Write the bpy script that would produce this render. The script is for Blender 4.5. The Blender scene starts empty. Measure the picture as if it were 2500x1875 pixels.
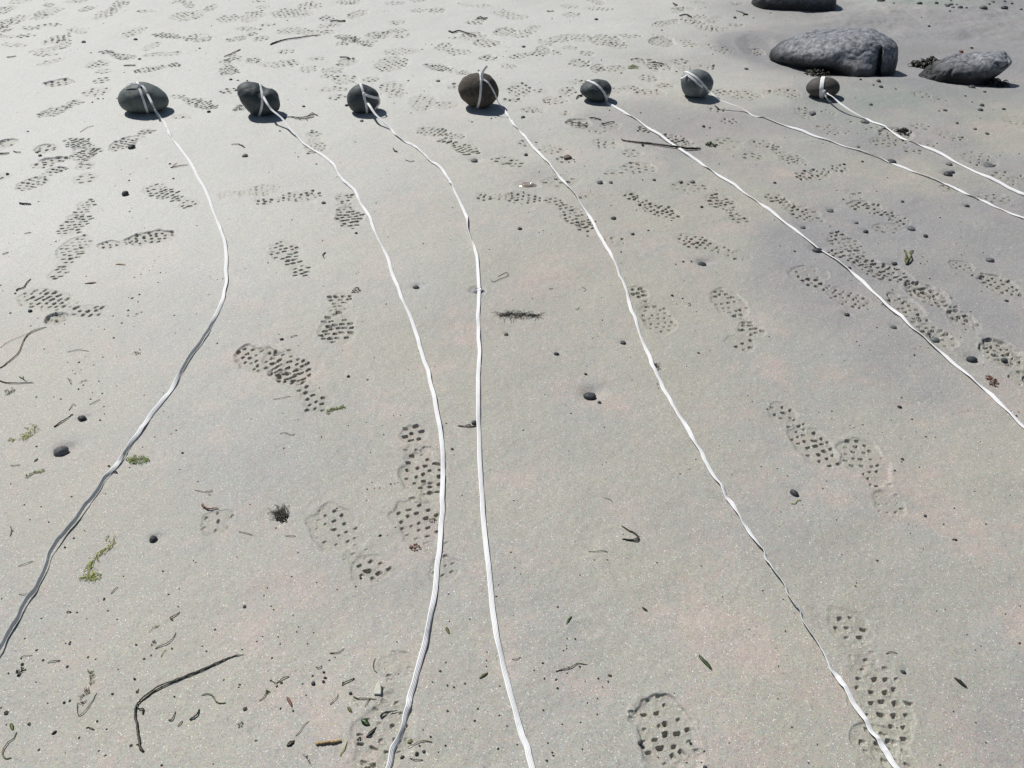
import bpy, bmesh, math, random
import numpy as np
from mathutils import Vector, Matrix
from mathutils.bvhtree import BVHTree

# ------------------------------------------------------------------ camera, light, exposure
PI = math.pi
F = 1925.0                       # focal length of the photograph in its own pixels (2500 wide)
TH = math.radians(38.6)          # how far the camera looks down
CH = 1.40                        # camera height
ST, CT = math.sin(TH), math.cos(TH)
sc = bpy.context.scene
COL = sc.collection
cam_d = bpy.data.cameras.new("camera")
cam = bpy.data.objects.new("camera", cam_d)
COL.objects.link(cam)
cam.location = (0, 0, CH)
cam.rotation_euler = (PI / 2 - TH, 0, 0)
cam_d.sensor_width = 36
cam_d.lens = 36 * F / 2500
cam_d.clip_start = 0.02
cam_d.clip_end = 500
sc.camera = cam

SUN_EL, SUN_AZ = math.radians(53), math.radians(-41)     # azimuth measured from straight ahead, minus = left
SUN = Vector((math.sin(SUN_AZ) * math.cos(SUN_EL), math.cos(SUN_AZ) * math.cos(SUN_EL), math.sin(SUN_EL)))
w = bpy.data.worlds.new("World")
sc.world = w
w.use_nodes = True
nt = w.node_tree
sky = nt.nodes.new("ShaderNodeTexSky")
sky.sky_type = 'NISHITA'
sky.sun_disc = False
sky.sun_elevation = SUN_EL
sky.sun_rotation = SUN_AZ
sky.air_density = 1.0
sky.dust_density = 0.6
nt.links.new(sky.outputs[0], nt.nodes["Background"].inputs[0])
nt.nodes["Background"].inputs[1].default_value = 0.05
sun_d = bpy.data.lights.new("sun", 'SUN')
sun_d.energy = 4.7
sun_d.angle = math.radians(0.5)
sun_d.color = (1.0, 0.975, 0.93)
sun = bpy.data.objects.new("sun", sun_d)
COL.objects.link(sun)
sun.rotation_euler = SUN.to_track_quat('Z', 'Y').to_euler()
sc.view_settings.view_transform = 'Standard'
sc.view_settings.look = 'None'
sc.view_settings.exposure = 0.0
sc.view_settings.gamma = 1.0

# ------------------------------------------------------------------ helpers
ZS = 625.0 / 2206.0
TY = (0, 470, 940, 1405)


def src(c, r, zx, zy):
    return 625 * c + zx * ZS, TY[r] + zy * ZS


def ray(px, py):
    u, v = (px - 1250) / F, (py - 937.5) / F
    return Vector((u, CT - v * ST, -(ST + v * CT)))


def ground(px, py, z=0.0):
    d = ray(px, py)
    k = (CH - z) / -d.z
    return Vector((d.x * k, d.y * k, z))


def gt(c, r, zx, zy, z=0.0):
    return ground(*src(c, r, zx, zy), z)


def zsize(c, r, zx, zy, wz):
    """metres across for a thing wz zoomed pixels wide standing at that point"""
    p = gt(c, r, zx, zy)
    dep = p.y * CT + CH * ST
    return wz * ZS * dep / F


def hsh(ix, iy, seed=0):
    ix = np.asarray(ix, dtype=np.int64).astype(np.uint64)
    iy = np.asarray(iy, dtype=np.int64).astype(np.uint64)
    with np.errstate(over='ignore'):
        h = ix * np.uint64(0x9E3779B97F4A7C15) ^ (iy * np.uint64(0xC2B2AE3D27D4EB4F)) ^ np.uint64((seed * 2654435761 + 12345) & 0xFFFFFFFFFFFF)
        h ^= h >> np.uint64(29)
        h *= np.uint64(0xBF58476D1CE4E5B9)
        h ^= h >> np.uint64(32)
        h *= np.uint64(0x94D049BB133111EB)
        h ^= h >> np.uint64(29)
    return (h & np.uint64(0xFFFFFF)).astype(np.float64) / float(0xFFFFFF)


def vnoise(x, y, seed=0):
    x0, y0 = np.floor(x), np.floor(y)
    fx, fy = x - x0, y - y0
    fx = fx * fx * (3 - 2 * fx)
    fy = fy * fy * (3 - 2 * fy)
    a, b = hsh(x0, y0, seed), hsh(x0 + 1, y0, seed)
    c, d = hsh(x0, y0 + 1, seed), hsh(x0 + 1, y0 + 1, seed)
    return (a + (b - a) * fx) * (1 - fy) + (c + (d - c) * fx) * fy - 0.5


def fbm(x, y, seed=0, n=3):
    s, a = 0.0, 1.0
    for k in range(n):
        s = s + a * vnoise(x * 2 ** k + 3.7 * k, y * 2 ** k - 1.3 * k, seed + k)
        a *= 0.5
    return s


def sstep(a, b, x):
    t = np.clip((x - a) / (b - a), 0, 1)
    return t * t * (3 - 2 * t)


def link_mesh(name, verts, faces, mat, parent=None, smooth=True, uvs=None):
    me = bpy.data.meshes.new(name)
    me.from_pydata([tuple(v) for v in verts], [], faces)
    me.materials.append(mat)
    if smooth:
        me.polygons.foreach_set("use_smooth", [True] * len(me.polygons))
    if uvs is not None:
        ul = me.uv_layers.new(name="UVMap")
        idx = np.empty(len(me.loops), dtype=np.int32)
        me.loops.foreach_get("vertex_index", idx)
        ul.data.foreach_set("uv", np.asarray(uvs, dtype=np.float32)[idx].ravel())
    me.update()
    o = bpy.data.objects.new(name, me)
    COL.objects.link(o)
    if parent:
        o.parent = parent
    return o


def tag(o, label, cat, group=None, kind=None):
    if label:
        o["label"] = label
    if cat:
        o["category"] = cat
    if group:
        o["group"] = group
    if kind:
        o["kind"] = kind
    return o


def empty(name, loc, label, cat, group=None):
    o = bpy.data.objects.new(name, None)
    COL.objects.link(o)
    o.location = loc
    o.empty_display_size = 0.05
    return tag(o, label, cat, group)


# ------------------------------------------------------------------ materials
def mat_new(name):
    m = bpy.data.materials.new(name)
    m.use_nodes = True
    n = m.node_tree
    return m, n, n.nodes["Principled BSDF"]


def N(n, t, **kw):
    x = n.nodes.new(t)
    for k, v in kw.items():
        setattr(x, k, v)
    return x


def ramp(n, fac, stops):
    r = N(n, "ShaderNodeValToRGB")
    e = r.color_ramp.elements
    while len(e) < len(stops):
        e.new(0.5)
    for q, (p, c) in zip(e, stops):
        q.position = p
        q.color = (c[0], c[1], c[2], 1) if not isinstance(c, (int, float)) else (c, c, c, 1)
    n.links.new(fac, r.inputs[0])
    return r.outputs[0]


def noise(n, vec, scale, detail=3, rough=0.55, dist=0.0):
    x = N(n, "ShaderNodeTexNoise")
    x.inputs["Scale"].default_value = scale
    x.inputs["Detail"].default_value = detail
    x.inputs["Roughness"].default_value = rough
    x.inputs["Distortion"].default_value = dist
    n.links.new(vec, x.inputs["Vector"])
    return x.outputs[0]


def mixc(n, fac, a, b, mode='MIX'):
    x = N(n, "ShaderNodeMix", data_type='RGBA', blend_type=mode)
    for s, v in ((x.inputs[0], fac), (x.inputs[6], a), (x.inputs[7], b)):
        if isinstance(v, (int, float)):
            s.default_value = v
        elif isinstance(v, tuple):
            s.default_value = (v[0], v[1], v[2], 1)
        else:
            n.links.new(v, s)
    return x.outputs[2]


def math_n(n, op, a, b=0.0, clamp=False):
    x = N(n, "ShaderNodeMath", operation=op, use_clamp=clamp)
    for s, v in ((x.inputs[0], a), (x.inputs[1], b)):
        if isinstance(v, (int, float)):
            s.default_value = v
        else:
            n.links.new(v, s)
    return x.outputs[0]


def bump(n, h, strength, dist, prev=None):
    b = N(n, "ShaderNodeBump")
    b.inputs["Strength"].default_value = strength
    b.inputs["Distance"].default_value = dist
    n.links.new(h, b.inputs["Height"])
    if prev is not None:
        n.links.new(prev, b.inputs["Normal"])
    return b.outputs[0]


def sand_material():
    m, n, p = mat_new("sand")
    L = n.links.new
    co = N(n, "ShaderNodeTexCoord").outputs["Object"]
    # broad tints of the sand
    col = mixc(n, ramp(n, noise(n, co, 1.7, 4, 0.6), [(0.42, 0.0), (0.60, 1.0)]), (0.347, 0.336, 0.290), (0.320, 0.319, 0.295))
    pk = math_n(n, 'MULTIPLY', ramp(n, noise(n, co, 3.4, 7, 0.72, 0.3), [(0.50, 0.0), (0.64, 1.0)]), 0.72)
    col = mixc(n, pk, col, (0.425, 0.352, 0.310))
    yl = math_n(n, 'MULTIPLY', ramp(n, noise(n, co, 2.3, 3, 0.6, 0.2), [(0.30, 1.0), (0.46, 0.0)]), 0.12)
    col = mixc(n, yl, col, (0.385, 0.372, 0.295))
    # wet places
    at = N(n, "ShaderNodeAttribute", attribute_name="wet")
    wet = at.outputs["Fac"]
    wn = math_n(n, 'MULTIPLY', wet, ramp(n, noise(n, co, 2.6, 3, 0.6), [(0.25, 0.55), (0.7, 1.0)]), True)
    col = mixc(n, wn, col, (0.250, 0.248, 0.256))
    at4 = N(n, "ShaderNodeAttribute", attribute_name="sunlit")
    col = mixc(n, math_n(n, 'MULTIPLY', at4.outputs["Fac"], 0.9), col, (0.505, 0.506, 0.478))  # sun-side glare painted in as paler sand
    at3 = N(n, "ShaderNodeAttribute", attribute_name="algae")
    col = mixc(n, math_n(n, 'MULTIPLY', at3.outputs["Fac"], 0.6), col, (0.225, 0.27, 0.235))
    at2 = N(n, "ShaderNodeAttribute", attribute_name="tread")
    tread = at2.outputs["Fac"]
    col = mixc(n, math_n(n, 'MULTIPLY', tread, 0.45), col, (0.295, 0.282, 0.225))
    # grains
    g1 = ramp(n, noise(n, co, 620, 2, 0.7), [(0.32, 0.68), (0.68, 1.30)])
    col = mixc(n, 1.0, col, g1, 'MULTIPLY')
    g2 = ramp(n, noise(n, co, 210, 2, 0.6), [(0.30, 0.90), (0.70, 1.10)])
    col = mixc(n, 1.0, col, g2, 'MULTIPLY')
    v = N(n, "ShaderNodeTexVoronoi")
    v.inputs["Scale"].default_value = 420
    L(co, v.inputs["Vector"])
    sp = N(n, "ShaderNodeSeparateColor")
    L(v.outputs["Color"], sp.inputs[0])
    core = math_n(n, 'LESS_THAN', v.outputs["Distance"], 0.42)
    dark = math_n(n, 'MULTIPLY', math_n(n, 'GREATER_THAN', sp.outputs[0], 0.91), core)
    glint = math_n(n, 'MULTIPLY', math_n(n, 'GREATER_THAN', sp.outputs[1], 0.970), core)
    warm = math_n(n, 'MULTIPLY', math_n(n, 'GREATER_THAN', sp.outputs[2], 0.93), core)
    col = mixc(n, math_n(n, 'MULTIPLY', warm, 0.45), col, (0.50, 0.30, 0.24))
    col = mixc(n, math_n(n, 'MULTIPLY', dark, 0.7), col, (0.10, 0.10, 0.10))
    col = mixc(n, math_n(n, 'MULTIPLY', glint, 0.8), col, (0.85, 0.85, 0.82))  # sparkle of scattered grains painted as near-white colour
    v2 = N(n, "ShaderNodeTexVoronoi")
    v2.inputs["Scale"].default_value = 330
    L(co, v2.inputs["Vector"])
    col = mixc(n, 0.075, col, v2.outputs["Color"], 'OVERLAY')
    L(col, p.inputs["Base Color"])
    rg = N(n, "ShaderNodeMapRange")
    L(wn, rg.inputs[0])
    rg.inputs[3].default_value = 0.62
    rg.inputs[4].default_value = 0.56
    L(rg.outputs[0], p.inputs["Roughness"])
    p.inputs["Specular IOR Level"].default_value = 0.35
    b = bump(n, noise(n, co, 520, 2, 0.7), 0.55, 0.0009)
    b = bump(n, noise(n, co, 90, 3, 0.6), 0.35, 0.0022, b)
    L(b, p.inputs["Normal"])
    return m


def stone_material(name, c1, c2, scale=14, rough=0.75, bs=0.5, dist=0.004, patch=None, spec=0.3, grain=90):
    m, n, p = mat_new(name)
    L = n.links.new
    co = N(n, "ShaderNodeTexCoord").outputs["Object"]
    col = mixc(n, ramp(n, noise(n, co, scale, 6, 0.65), [(0.38, 0.0), (0.64, 1.0)]), c1, c2)
    col = mixc(n, 1.0, col, ramp(n, noise(n, co, grain * 2.5, 3, 0.7), [(0.3, 0.72), (0.7, 1.3)]), 'MULTIPLY')
    if patch:
        pc, ps, lo, hi = patch
        col = mixc(n, ramp(n, noise(n, co, ps, 4, 0.65, 0.5), [(lo, 0.0), (hi, 1.0)]), col, pc)
    L(col, p.inputs["Base Color"])
    p.inputs["Roughness"].default_value = rough
    p.inputs["Specular IOR Level"].default_value = spec
    b = bump(n, noise(n, co, grain, 5, 0.7), bs, dist)
    L(b, p.inputs["Normal"])
    return m


def strap_material():
    m, n, p = mat_new("woven_elastic")
    L = n.links.new
    uv = N(n, "ShaderNodeTexCoord").outputs["UV"]
    sx = N(n, "ShaderNodeSeparateXYZ")
    L(uv, sx.inputs[0])
    rib = math_n(n, 'SINE', math_n(n, 'MULTIPLY', sx.outputs[0], 2 * PI * 4))
    warp = math_n(n, 'SINE', math_n(n, 'MULTIPLY', sx.outputs[1], 2 * PI * 420))
    r01 = math_n(n, 'MULTIPLY_ADD', rib, 0.5)
    r01.node.inputs[2].default_value = 0.5
    co = N(n, "ShaderNodeTexCoord").outputs["Object"]
    dirt = ramp(n, noise(n, co, 22, 4, 0.7), [(0.52, 0.0), (0.8, 0.5)])
    col = mixc(n, r01, (0.71, 0.71, 0.73), (0.81, 0.81, 0.80))
    col = mixc(n, dirt, col, (0.62, 0.61, 0.57))
    L(col, p.inputs["Base Color"])
    p.inputs["Roughness"].default_value = 0.7
    p.inputs["Specular IOR Level"].default_value = 0.3
    b = bump(n, rib, 0.6, 0.0006)
    b = bump(n, warp, 0.2, 0.0002, b)
    L(b, p.inputs["Normal"])
    return m


def plain_material(name, c1, c2, rough=0.6, scale=60, spec=0.4):
    m, n, p = mat_new(name)
    co = N(n, "ShaderNodeTexCoord").outputs["Object"]
    col = mixc(n, ramp(n, noise(n, co, scale, 4, 0.6), [(0.35, 0.0), (0.65, 1.0)]), c1, c2)
    n.links.new(col, p.inputs["Base Color"])
    p.inputs["Roughness"].default_value = rough
    p.inputs["Specular IOR Level"].default_value = spec
    n.links.new(bump(n, noise(n, co, scale * 3, 3, 0.6), 0.4, 0.001), p.inputs["Normal"])
    return m


M = {}
M['sand'] = sand_material()
M['strap'] = strap_material()
M['slate'] = stone_material("blue_grey_stone", (0.075, 0.091, 0.091), (0.138, 0.156, 0.148), 9, 0.6, 0.5, 0.003, ((0.19, 0.20, 0.19), 34, 0.64, 0.80))
M['slate2'] = stone_material("charcoal_stone", (0.038, 0.048, 0.053), (0.074, 0.087, 0.090), 11, 0.6, 0.5, 0.003, ((0.14, 0.15, 0.15), 30, 0.65, 0.80))
M['brown'] = stone_material("brown_stone", (0.060, 0.052, 0.044), (0.115, 0.098, 0.080), 22, 0.85, 0.9, 0.005, spec=0.2)
M['vein'] = stone_material("veined_grey_stone", (0.095, 0.110, 0.115), (0.17, 0.187, 0.192), 12, 0.55, 0.35, 0.002, ((0.32, 0.34, 0.35), 13, 0.54, 0.66))
M['moss'] = stone_material("mottled_brown_stone", (0.050, 0.050, 0.044), (0.088, 0.078, 0.070), 30, 0.75, 0.5, 0.003, ((0.16, 0.15, 0.145), 18, 0.58, 0.75))
M['peb'] = stone_material("dark_pebble", (0.030, 0.034, 0.037), (0.060, 0.066, 0.070), 60, 0.6, 0.3, 0.001, grain=300)
M['pebg'] = stone_material("grey_pebble", (0.09, 0.095, 0.10), (0.17, 0.175, 0.18), 60, 0.6, 0.3, 0.001, grain=300)
M['pebb'] = stone_material("brown_pebble", (0.10, 0.07, 0.045), (0.17, 0.13, 0.10), 60, 0.6, 0.3, 0.001, grain=300)
M['red'] = stone_material("red_pebble", (0.13, 0.035, 0.022), (0.22, 0.08, 0.05), 60, 0.55, 0.3, 0.001, grain=300)
M['rock'] = None
M['weed'] = plain_material("black_weed", (0.012, 0.013, 0.008), (0.032, 0.030, 0.018), 0.5)
M['stem'] = plain_material("brown_stem", (0.045, 0.035, 0.022), (0.12, 0.09, 0.05), 0.55)
M['olive'] = plain_material("olive_weed", (0.06, 0.07, 0.018), (0.14, 0.15, 0.045), 0.5)
M['green'] = plain_material("green_weed", (0.11, 0.16, 0.03), (0.28, 0.35, 0.07), 0.4, 120)
M['yellow'] = plain_material("yellow_weed", (0.24, 0.28, 0.06), (0.48, 0.51, 0.16), 0.4, 120)
M['dgreen'] = plain_material("dark_green_leaf", (0.018, 0.035, 0.010), (0.05, 0.09, 0.025), 0.4, 90)
M['rust'] = plain_material("red_brown_weed", (0.10, 0.03, 0.018), (0.22, 0.09, 0.05), 0.45, 90)
M['tan'] = plain_material("tan_weed", (0.25, 0.16, 0.06), (0.42, 0.30, 0.14), 0.5, 90)
M['shell'] = plain_material("white_shell", (0.55, 0.54, 0.46), (0.7, 0.68, 0.6), 0.4, 90)
M['jelly'] = plain_material("clear_jelly", (0.26, 0.20, 0.15), (0.36, 0.33, 0.28), 0.12, 90, 0.8)
M['jellyg'] = plain_material("clear_grey_jelly", (0.30, 0.30, 0.31), (0.38, 0.38, 0.38), 0.08, 90, 0.8)


def boulder_material():
    m, n, p = mat_new("boulder_rock")
    L = n.links.new
    co = N(n, "ShaderNodeTexCoord").outputs["Object"]
    geo = N(n, "ShaderNodeNewGeometry")
    col = mixc(n, ramp(n, noise(n, co, 9, 6, 0.7), [(0.35, 0.0), (0.65, 1.0)]), (0.011, 0.012, 0.013), (0.034, 0.035, 0.039))
    # sunlit tops and shaded fronts painted in: pale speckle above, dark rock below
    sz = N(n, "ShaderNodeSeparateXYZ")
    L(co, sz.inputs[0])
    h = math_n(n, 'ADD', sz.outputs[2], math_n(n, 'MULTIPLY', noise(n, co, 7, 4, 0.65), 0.10))
    top = ramp(n, h, [(0.115, 0.0), (0.19, 1.0)])
    col = mixc(n, math_n(n, 'MULTIPLY', top, ramp(n, noise(n, co, 38, 5, 0.75), [(0.36, 0.1), (0.62, 0.85)])), col, (0.33, 0.345, 0.375))
    col = mixc(n, 1.0, col, ramp(n, noise(n, co, 260, 3, 0.7), [(0.3, 0.65), (0.7, 1.35)]), 'MULTIPLY')
    L(col, p.inputs["Base Color"])
    p.inputs["Roughness"].default_value = 0.6
    p.inputs["Specular IOR Level"].default_value = 0.35
    b = bump(n, noise(n, co, 90, 5, 0.75), 0.7, 0.004)
    b = bump(n, noise(n, co, 14, 4, 0.6, 1.2), 0.35, 0.010, b)
    L(b, p.inputs["Normal"])
    return m


M['rock'] = boulder_material()

# ------------------------------------------------------------------ the beach
# boulders scour shallow moats; positions first
BOULD = [(gt(3, 0, 560, 560), 0.46, 0.26), (gt(3, 0, 1700, 640), 0.36, 0.24), (gt(3, 0, 170, 60), 0.42, 0.25)]

# pebbles: tile c, r, zoomed x, y, zoomed width, height ratio, rotation, material, scour strength, label or None
PEB = [
 (0,2,527,575,118,.85,.3,'pebg',1.0,'grey lumpy pebble near the left edge, above the green sprig'),
 (0,2,712,303,74,.7,.2,'peb',.8,'dark wedge pebble right of the yellow-green tangle, left of the first strap'),
 (0,2,1318,1328,70,.9,.6,'peb',1.0,'dark egg pebble between the first strap and the black fan weed'),
 (0,1,1080,15,58,.9,.1,'peb',.2,'pointed black pebble standing between the leftmost trail of prints and the first strap'),
 (0,0,1135,1272,60,.8,.2,'peb',.5,'dark pebble at the edge of a deep print below the leftmost tied stone'),
 (0,0,720,360,36,.5,0,'peb',.5,'small flat dark pebble on pale sand far above the leftmost tied stone'),
 (0,0,1168,337,34,.6,0,'peb',.6,'small dark pebble below a print, straight above the leftmost tied stone'),
 (0,0,2110,1338,50,.45,0,'pebb',.4,'flat brown pebble below the dark twig between the first two straps'),
 (0,0,313,1307,27,.6,0,'peb',.1,None),(0,0,345,1342,32,.5,0,'peb',.1,None),(0,0,65,1505,28,.8,0,'peb',.1,None),
 (0,0,1205,515,28,.3,0,'peb',.1,None),(0,0,1800,965,32,.6,0,'peb',.2,None),(0,0,1990,690,28,.5,0,'peb',.1,None),
 (0,1,262,1027,36,.7,0,'peb',.2,'small dark pebble left of the smeared oval dent at the left edge'),
 (1,0,910,1032,32,.4,0,'peb',.3,'small flat dark pebble just below the third tied stone'),
 (1,0,1880,1392,62,.5,0,'pebg',1.0,'grey pebble in a scoured hollow between the third and fourth straps'),
 (1,0,780,898,32,.5,0,'peb',.2,'small dark pebble touching the left side of the third tied stone'),
 (1,0,410,912,28,.4,0,'peb',.1,None),(1,0,1570,700,36,.4,0,'pebg',.5,None),
 (1,1,583,96,36,.4,0,'peb',.2,'small flat dark pebble between the first print pair and the second strap'),
 (1,1,1380,812,55,.45,0,'peb',1.2,'dark pebble in a funnel-shaped hollow between the second and third straps'),
 (1,1,2155,1213,36,.8,0,'pebb',.7,'small round brown pebble below the black twig clump'),
 (1,1,225,1280,36,.4,.1,'peb',.1,None),(1,1,795,1585,28,.8,.5,'peb',.1,None),(1,1,863,350,26,.6,0,'peb',.1,None),
 (1,2,1880,325,44,1.0,0,'peb',.5,'dark pebble tucked against the left side of the third strap'),
 (2,0,120,1336,36,.7,0,'peb',.5,'dark pebble just left of the fourth strap, level with the long twig'),
 (2,0,478,1358,72,.35,0,'pebb',.2,'flat brown pebble on a print right of the fourth strap'),
 (2,0,760,1580,50,.55,0,'peb',.7,'dark grey pebble, left one of a close pair between the fourth and fifth straps'),
 (2,0,850,1580,36,.65,0,'pebg',.5,'smaller right pebble of the close pair between the fourth and fifth straps'),
 (2,0,1455,1565,38,.5,0,'pebg',.4,'small grey pebble on a print under the fifth strap, left of its twin'),
 (2,0,1557,1563,42,.6,0,'pebg',.5,'small grey pebble on a print under the fifth strap, right of its twin'),
 (2,0,1225,1553,30,.6,0,'peb',.3,None),(2,0,1650,1105,28,.8,0,'peb',.3,None),(2,0,1920,157,27,.6,0,'peb',.2,None),
 (2,0,2020,583,36,.35,0,'peb',.1,None),(2,0,95,1020,36,.35,0,'peb',.1,None),(2,0,725,172,32,.35,0,'peb',.1,None),(2,0,100,413,32,.35,0,'peb',.1,None),
 (2,1,68,307,42,.35,0,'peb',.4,'small squared dark pebble between the third and fourth straps'),
 (2,1,875,217,46,.35,0,'peb',.1,'flat dark flake just right of the fourth strap, under scattered crumbs'),
 (2,1,1040,356,34,.6,0,'peb',.6,'dark pebble with a scour, third of the way from the fourth strap to the fifth'),
 (2,1,1637,613,72,.4,.1,'peb',1.1,'flat oval dark pebble with a scour trail above the paired toe prints'),
 (2,1,382,1388,46,.45,0,'peb',.2,'flat oval dark pebble alone in bare sand between the third and fourth straps'),
 (2,1,958,1288,48,.7,.3,'peb',.9,'dark pebble just left of the fourth strap, with a pale scour behind it'),
 (2,1,1100,105,28,.7,0,'peb',.2,None),(2,1,1175,325,22,.6,0,'pebg',.2,None),(2,1,1380,890,26,.6,0,'peb',.1,None),
 (2,2,670,85,112,.68,.05,'peb',1.3,'large round charcoal pebble with a smaller one at its right, mid-photo'),
 (2,2,753,147,30,.85,0,'peb',.1,'small black pebble at the lower right of the large charcoal pebble'),
 (3,0,790,712,22,.7,0,'peb',.2,None),(3,0,945,725,36,.35,0,'peb',.1,None),(3,0,970,762,36,.4,0,'peb',.1,None),
 (3,0,885,910,32,.4,0,'peb',.3,'small dark pebble on the wet sand right of the rightmost tied stone'),
 (3,0,1520,965,36,.5,0,'pebg',.3,'small grey pebble on the wet greenish sand below the leaning boulder'),
 (3,0,1840,918,42,.4,0,'peb',.3,'dark pebble on wet sand, upper one of two below the leaning boulder'),
 (3,0,1825,960,42,.4,0,'peb',.3,'dark pebble on wet sand, lower one of two below the leaning boulder'),
 (3,0,2025,957,30,.4,0,'peb',.2,None),(3,0,1625,1075,24,.7,0,'peb',.2,None),(3,0,1780,1122,30,.5,0,'pebg',.3,None),
 (3,0,1755,757,52,.5,0,'peb',.3,'black pebble at the foot of the leaning boulder'),
 (3,0,1670,430,34,.7,0,'red',.1,'small red pebble on dry sand above the leaning boulder'),
 (3,0,385,982,54,.6,0,'pebg',.5,'grey pebble on a print below the rightmost tied stone'),
 (3,0,835,1052,66,.35,.1,'pebg',.4,'flat grey pebble beside the rightmost strap, nearest the tied stone'),
 (3,0,1065,1402,74,.55,0,'peb',.8,'dark pebble half under the sixth strap'),
 (3,0,1560,1420,52,.4,.1,'pebg',.5,'flat grey pebble, topmost of three near the right edge'),
 (3,0,1588,1485,42,.5,0,'peb',.4,'small dark pebble, middle one of three near the right edge'),
 (3,0,1548,1508,74,.55,.1,'peb',.9,'largest and lowest of the three dark pebbles near the right edge'),
 (3,0,1900,1428,84,.4,.1,'pebg',.8,'flat grey pebble by the right edge, nearest the rightmost strap'),
 (3,0,1885,1160,32,.3,0,'peb',.2,None),(3,0,58,1575,28,.5,0,'peb',.2,None),(3,0,775,1275,30,.4,0,'pebg',.4,None),
 (3,0,1720,8,62,.7,0,'pebg',.1,'blue-grey pebble at the very top edge of the photo, right part'),
 (3,0,1800,15,38,.6,0,'peb',.1,None),(3,0,2030,92,56,.5,.2,'peb',.3,'dark pebble in the rough sand of the top right corner'),
 (3,0,1845,100,64,.35,0,'pebg',.2,'flat grey pebble in the rough sand near the top right corner'),
 (3,1,540,152,56,.6,.1,'pebg',.8,'blue-grey pebble above the fifth strap, right of a round dotted print'),
 (3,1,300,298,42,.5,0,'pebg',.6,'small grey pebble just above the fifth strap, below a round dotted print'),
 (3,1,845,334,48,.55,.1,'peb',.7,'dark pebble below the wide print between the fifth and sixth straps'),
 (3,1,1235,310,66,.42,.4,'pebg',.7,'long grey pebble, tilted, right of the wide print between the fifth and sixth straps'),
 (3,1,1160,78,30,.6,0,'peb',.4,'small dark pebble above the wide print, just under the sixth strap'),
 (3,1,1718,115,42,.5,0,'peb',.8,'dark pebble with a scour, right below the sixth strap'),
 (3,1,430,490,86,.45,.05,'peb',1.0,'black oval pebble half under the fifth strap'),
 (3,1,1357,380,40,.65,0,'peb',.1,'squarish black crumbly pebble above the forked green weed'),
 (3,1,1090,615,48,.45,.1,'peb',.6,'dark flat pebble just left of the forked green weed'),
 (3,1,1910,582,70,.36,.1,'pebg',.4,'flat grey pebble between two prints near the right edge'),
 (3,1,680,1052,50,.55,.1,'peb',.8,'dark pebble left of the fifth strap, below the long run of prints'),
 (3,1,1080,1164,54,.5,.1,'pebg',.7,'grey pebble just left of the fifth strap, nearer the camera'),
 (3,1,1755,1447,90,.66,.1,'peb',1.0,'shiny black round pebble right of the fifth strap, left of a deep print'),
 (3,1,1875,1265,44,.5,.4,'peb',.5,'dark pebble above the deep print at the right edge'),
 (3,1,1435,1268,84,.5,.3,'pebg',.6,'long grey pebble touching the right side of the fifth strap'),
 (3,1,2055,933,34,.35,.2,'peb',.2,None),(3,1,1035+1000,1447,54,.7,.1,'peb',.0,'dark pebble lying inside the deep print at the right edge'),
 (3,1,760,257,42,.35,.2,'pebg',.6,None),(3,1,703,651,28,.7,0,'peb',.1,None),
 (3,2,1140,180,42,.55,.4,'peb',.4,'small black pebble in bare sand left of the fifth strap end'),
 (3,2,228,925,84,.42,.85,'peb',.4,'long black tilted pebble just above a yellow curl of weed'),
 (3,2,1360,1118,28,.8,.9,'peb',.1,'tiny upright dark pebble in bare sand at lower right'),
 (3,2,945,1503,22,.7,.5,'peb',.2,None),(3,2,1620,1325,32,.4,0,'peb',.1,None),
 (3,3,1165,833,46,.65,.5,'peb',.8,'dark pebble with a grey scour, right of the lowest right print'),
 (2,3,1105,1447,48,.8,0,'peb',.1,'round dark pebble in the left rim of the deep print at bottom centre right'),
 (2,3,1540,1440,24,.9,0,'peb',.0,None),(2,3,845,850,38,.45,.2,'pebb',.1,'small brown flat pebble right of the short twig at bottom centre'),
 (2,3,1660,1662,40,.8,0,'peb',.0,None),
 (1,3,583,828,26,.7,.5,'peb',.05,None),(1,3,595,878,30,.6,0,'peb',.05,None),(1,3,580,912,30,.7,.5,'peb',.05,None),(1,3,493,928,36,.9,.8,'peb',.05,None),
 (1,3,815,1018,30,.8,0,'peb',.05,None),(1,3,1447,1518,32,.7,0,'peb',.05,None),
]

_r = random.Random(12)
for _k in range(20):
    PEB.append((3, 0, _r.uniform(950, 2200), _r.uniform(-15, 95), _r.uniform(16, 46), _r.uniform(.35, .6), _r.uniform(-.2, .3), _r.choice(('peb', 'pebg', 'peb')), .1, None))

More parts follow.
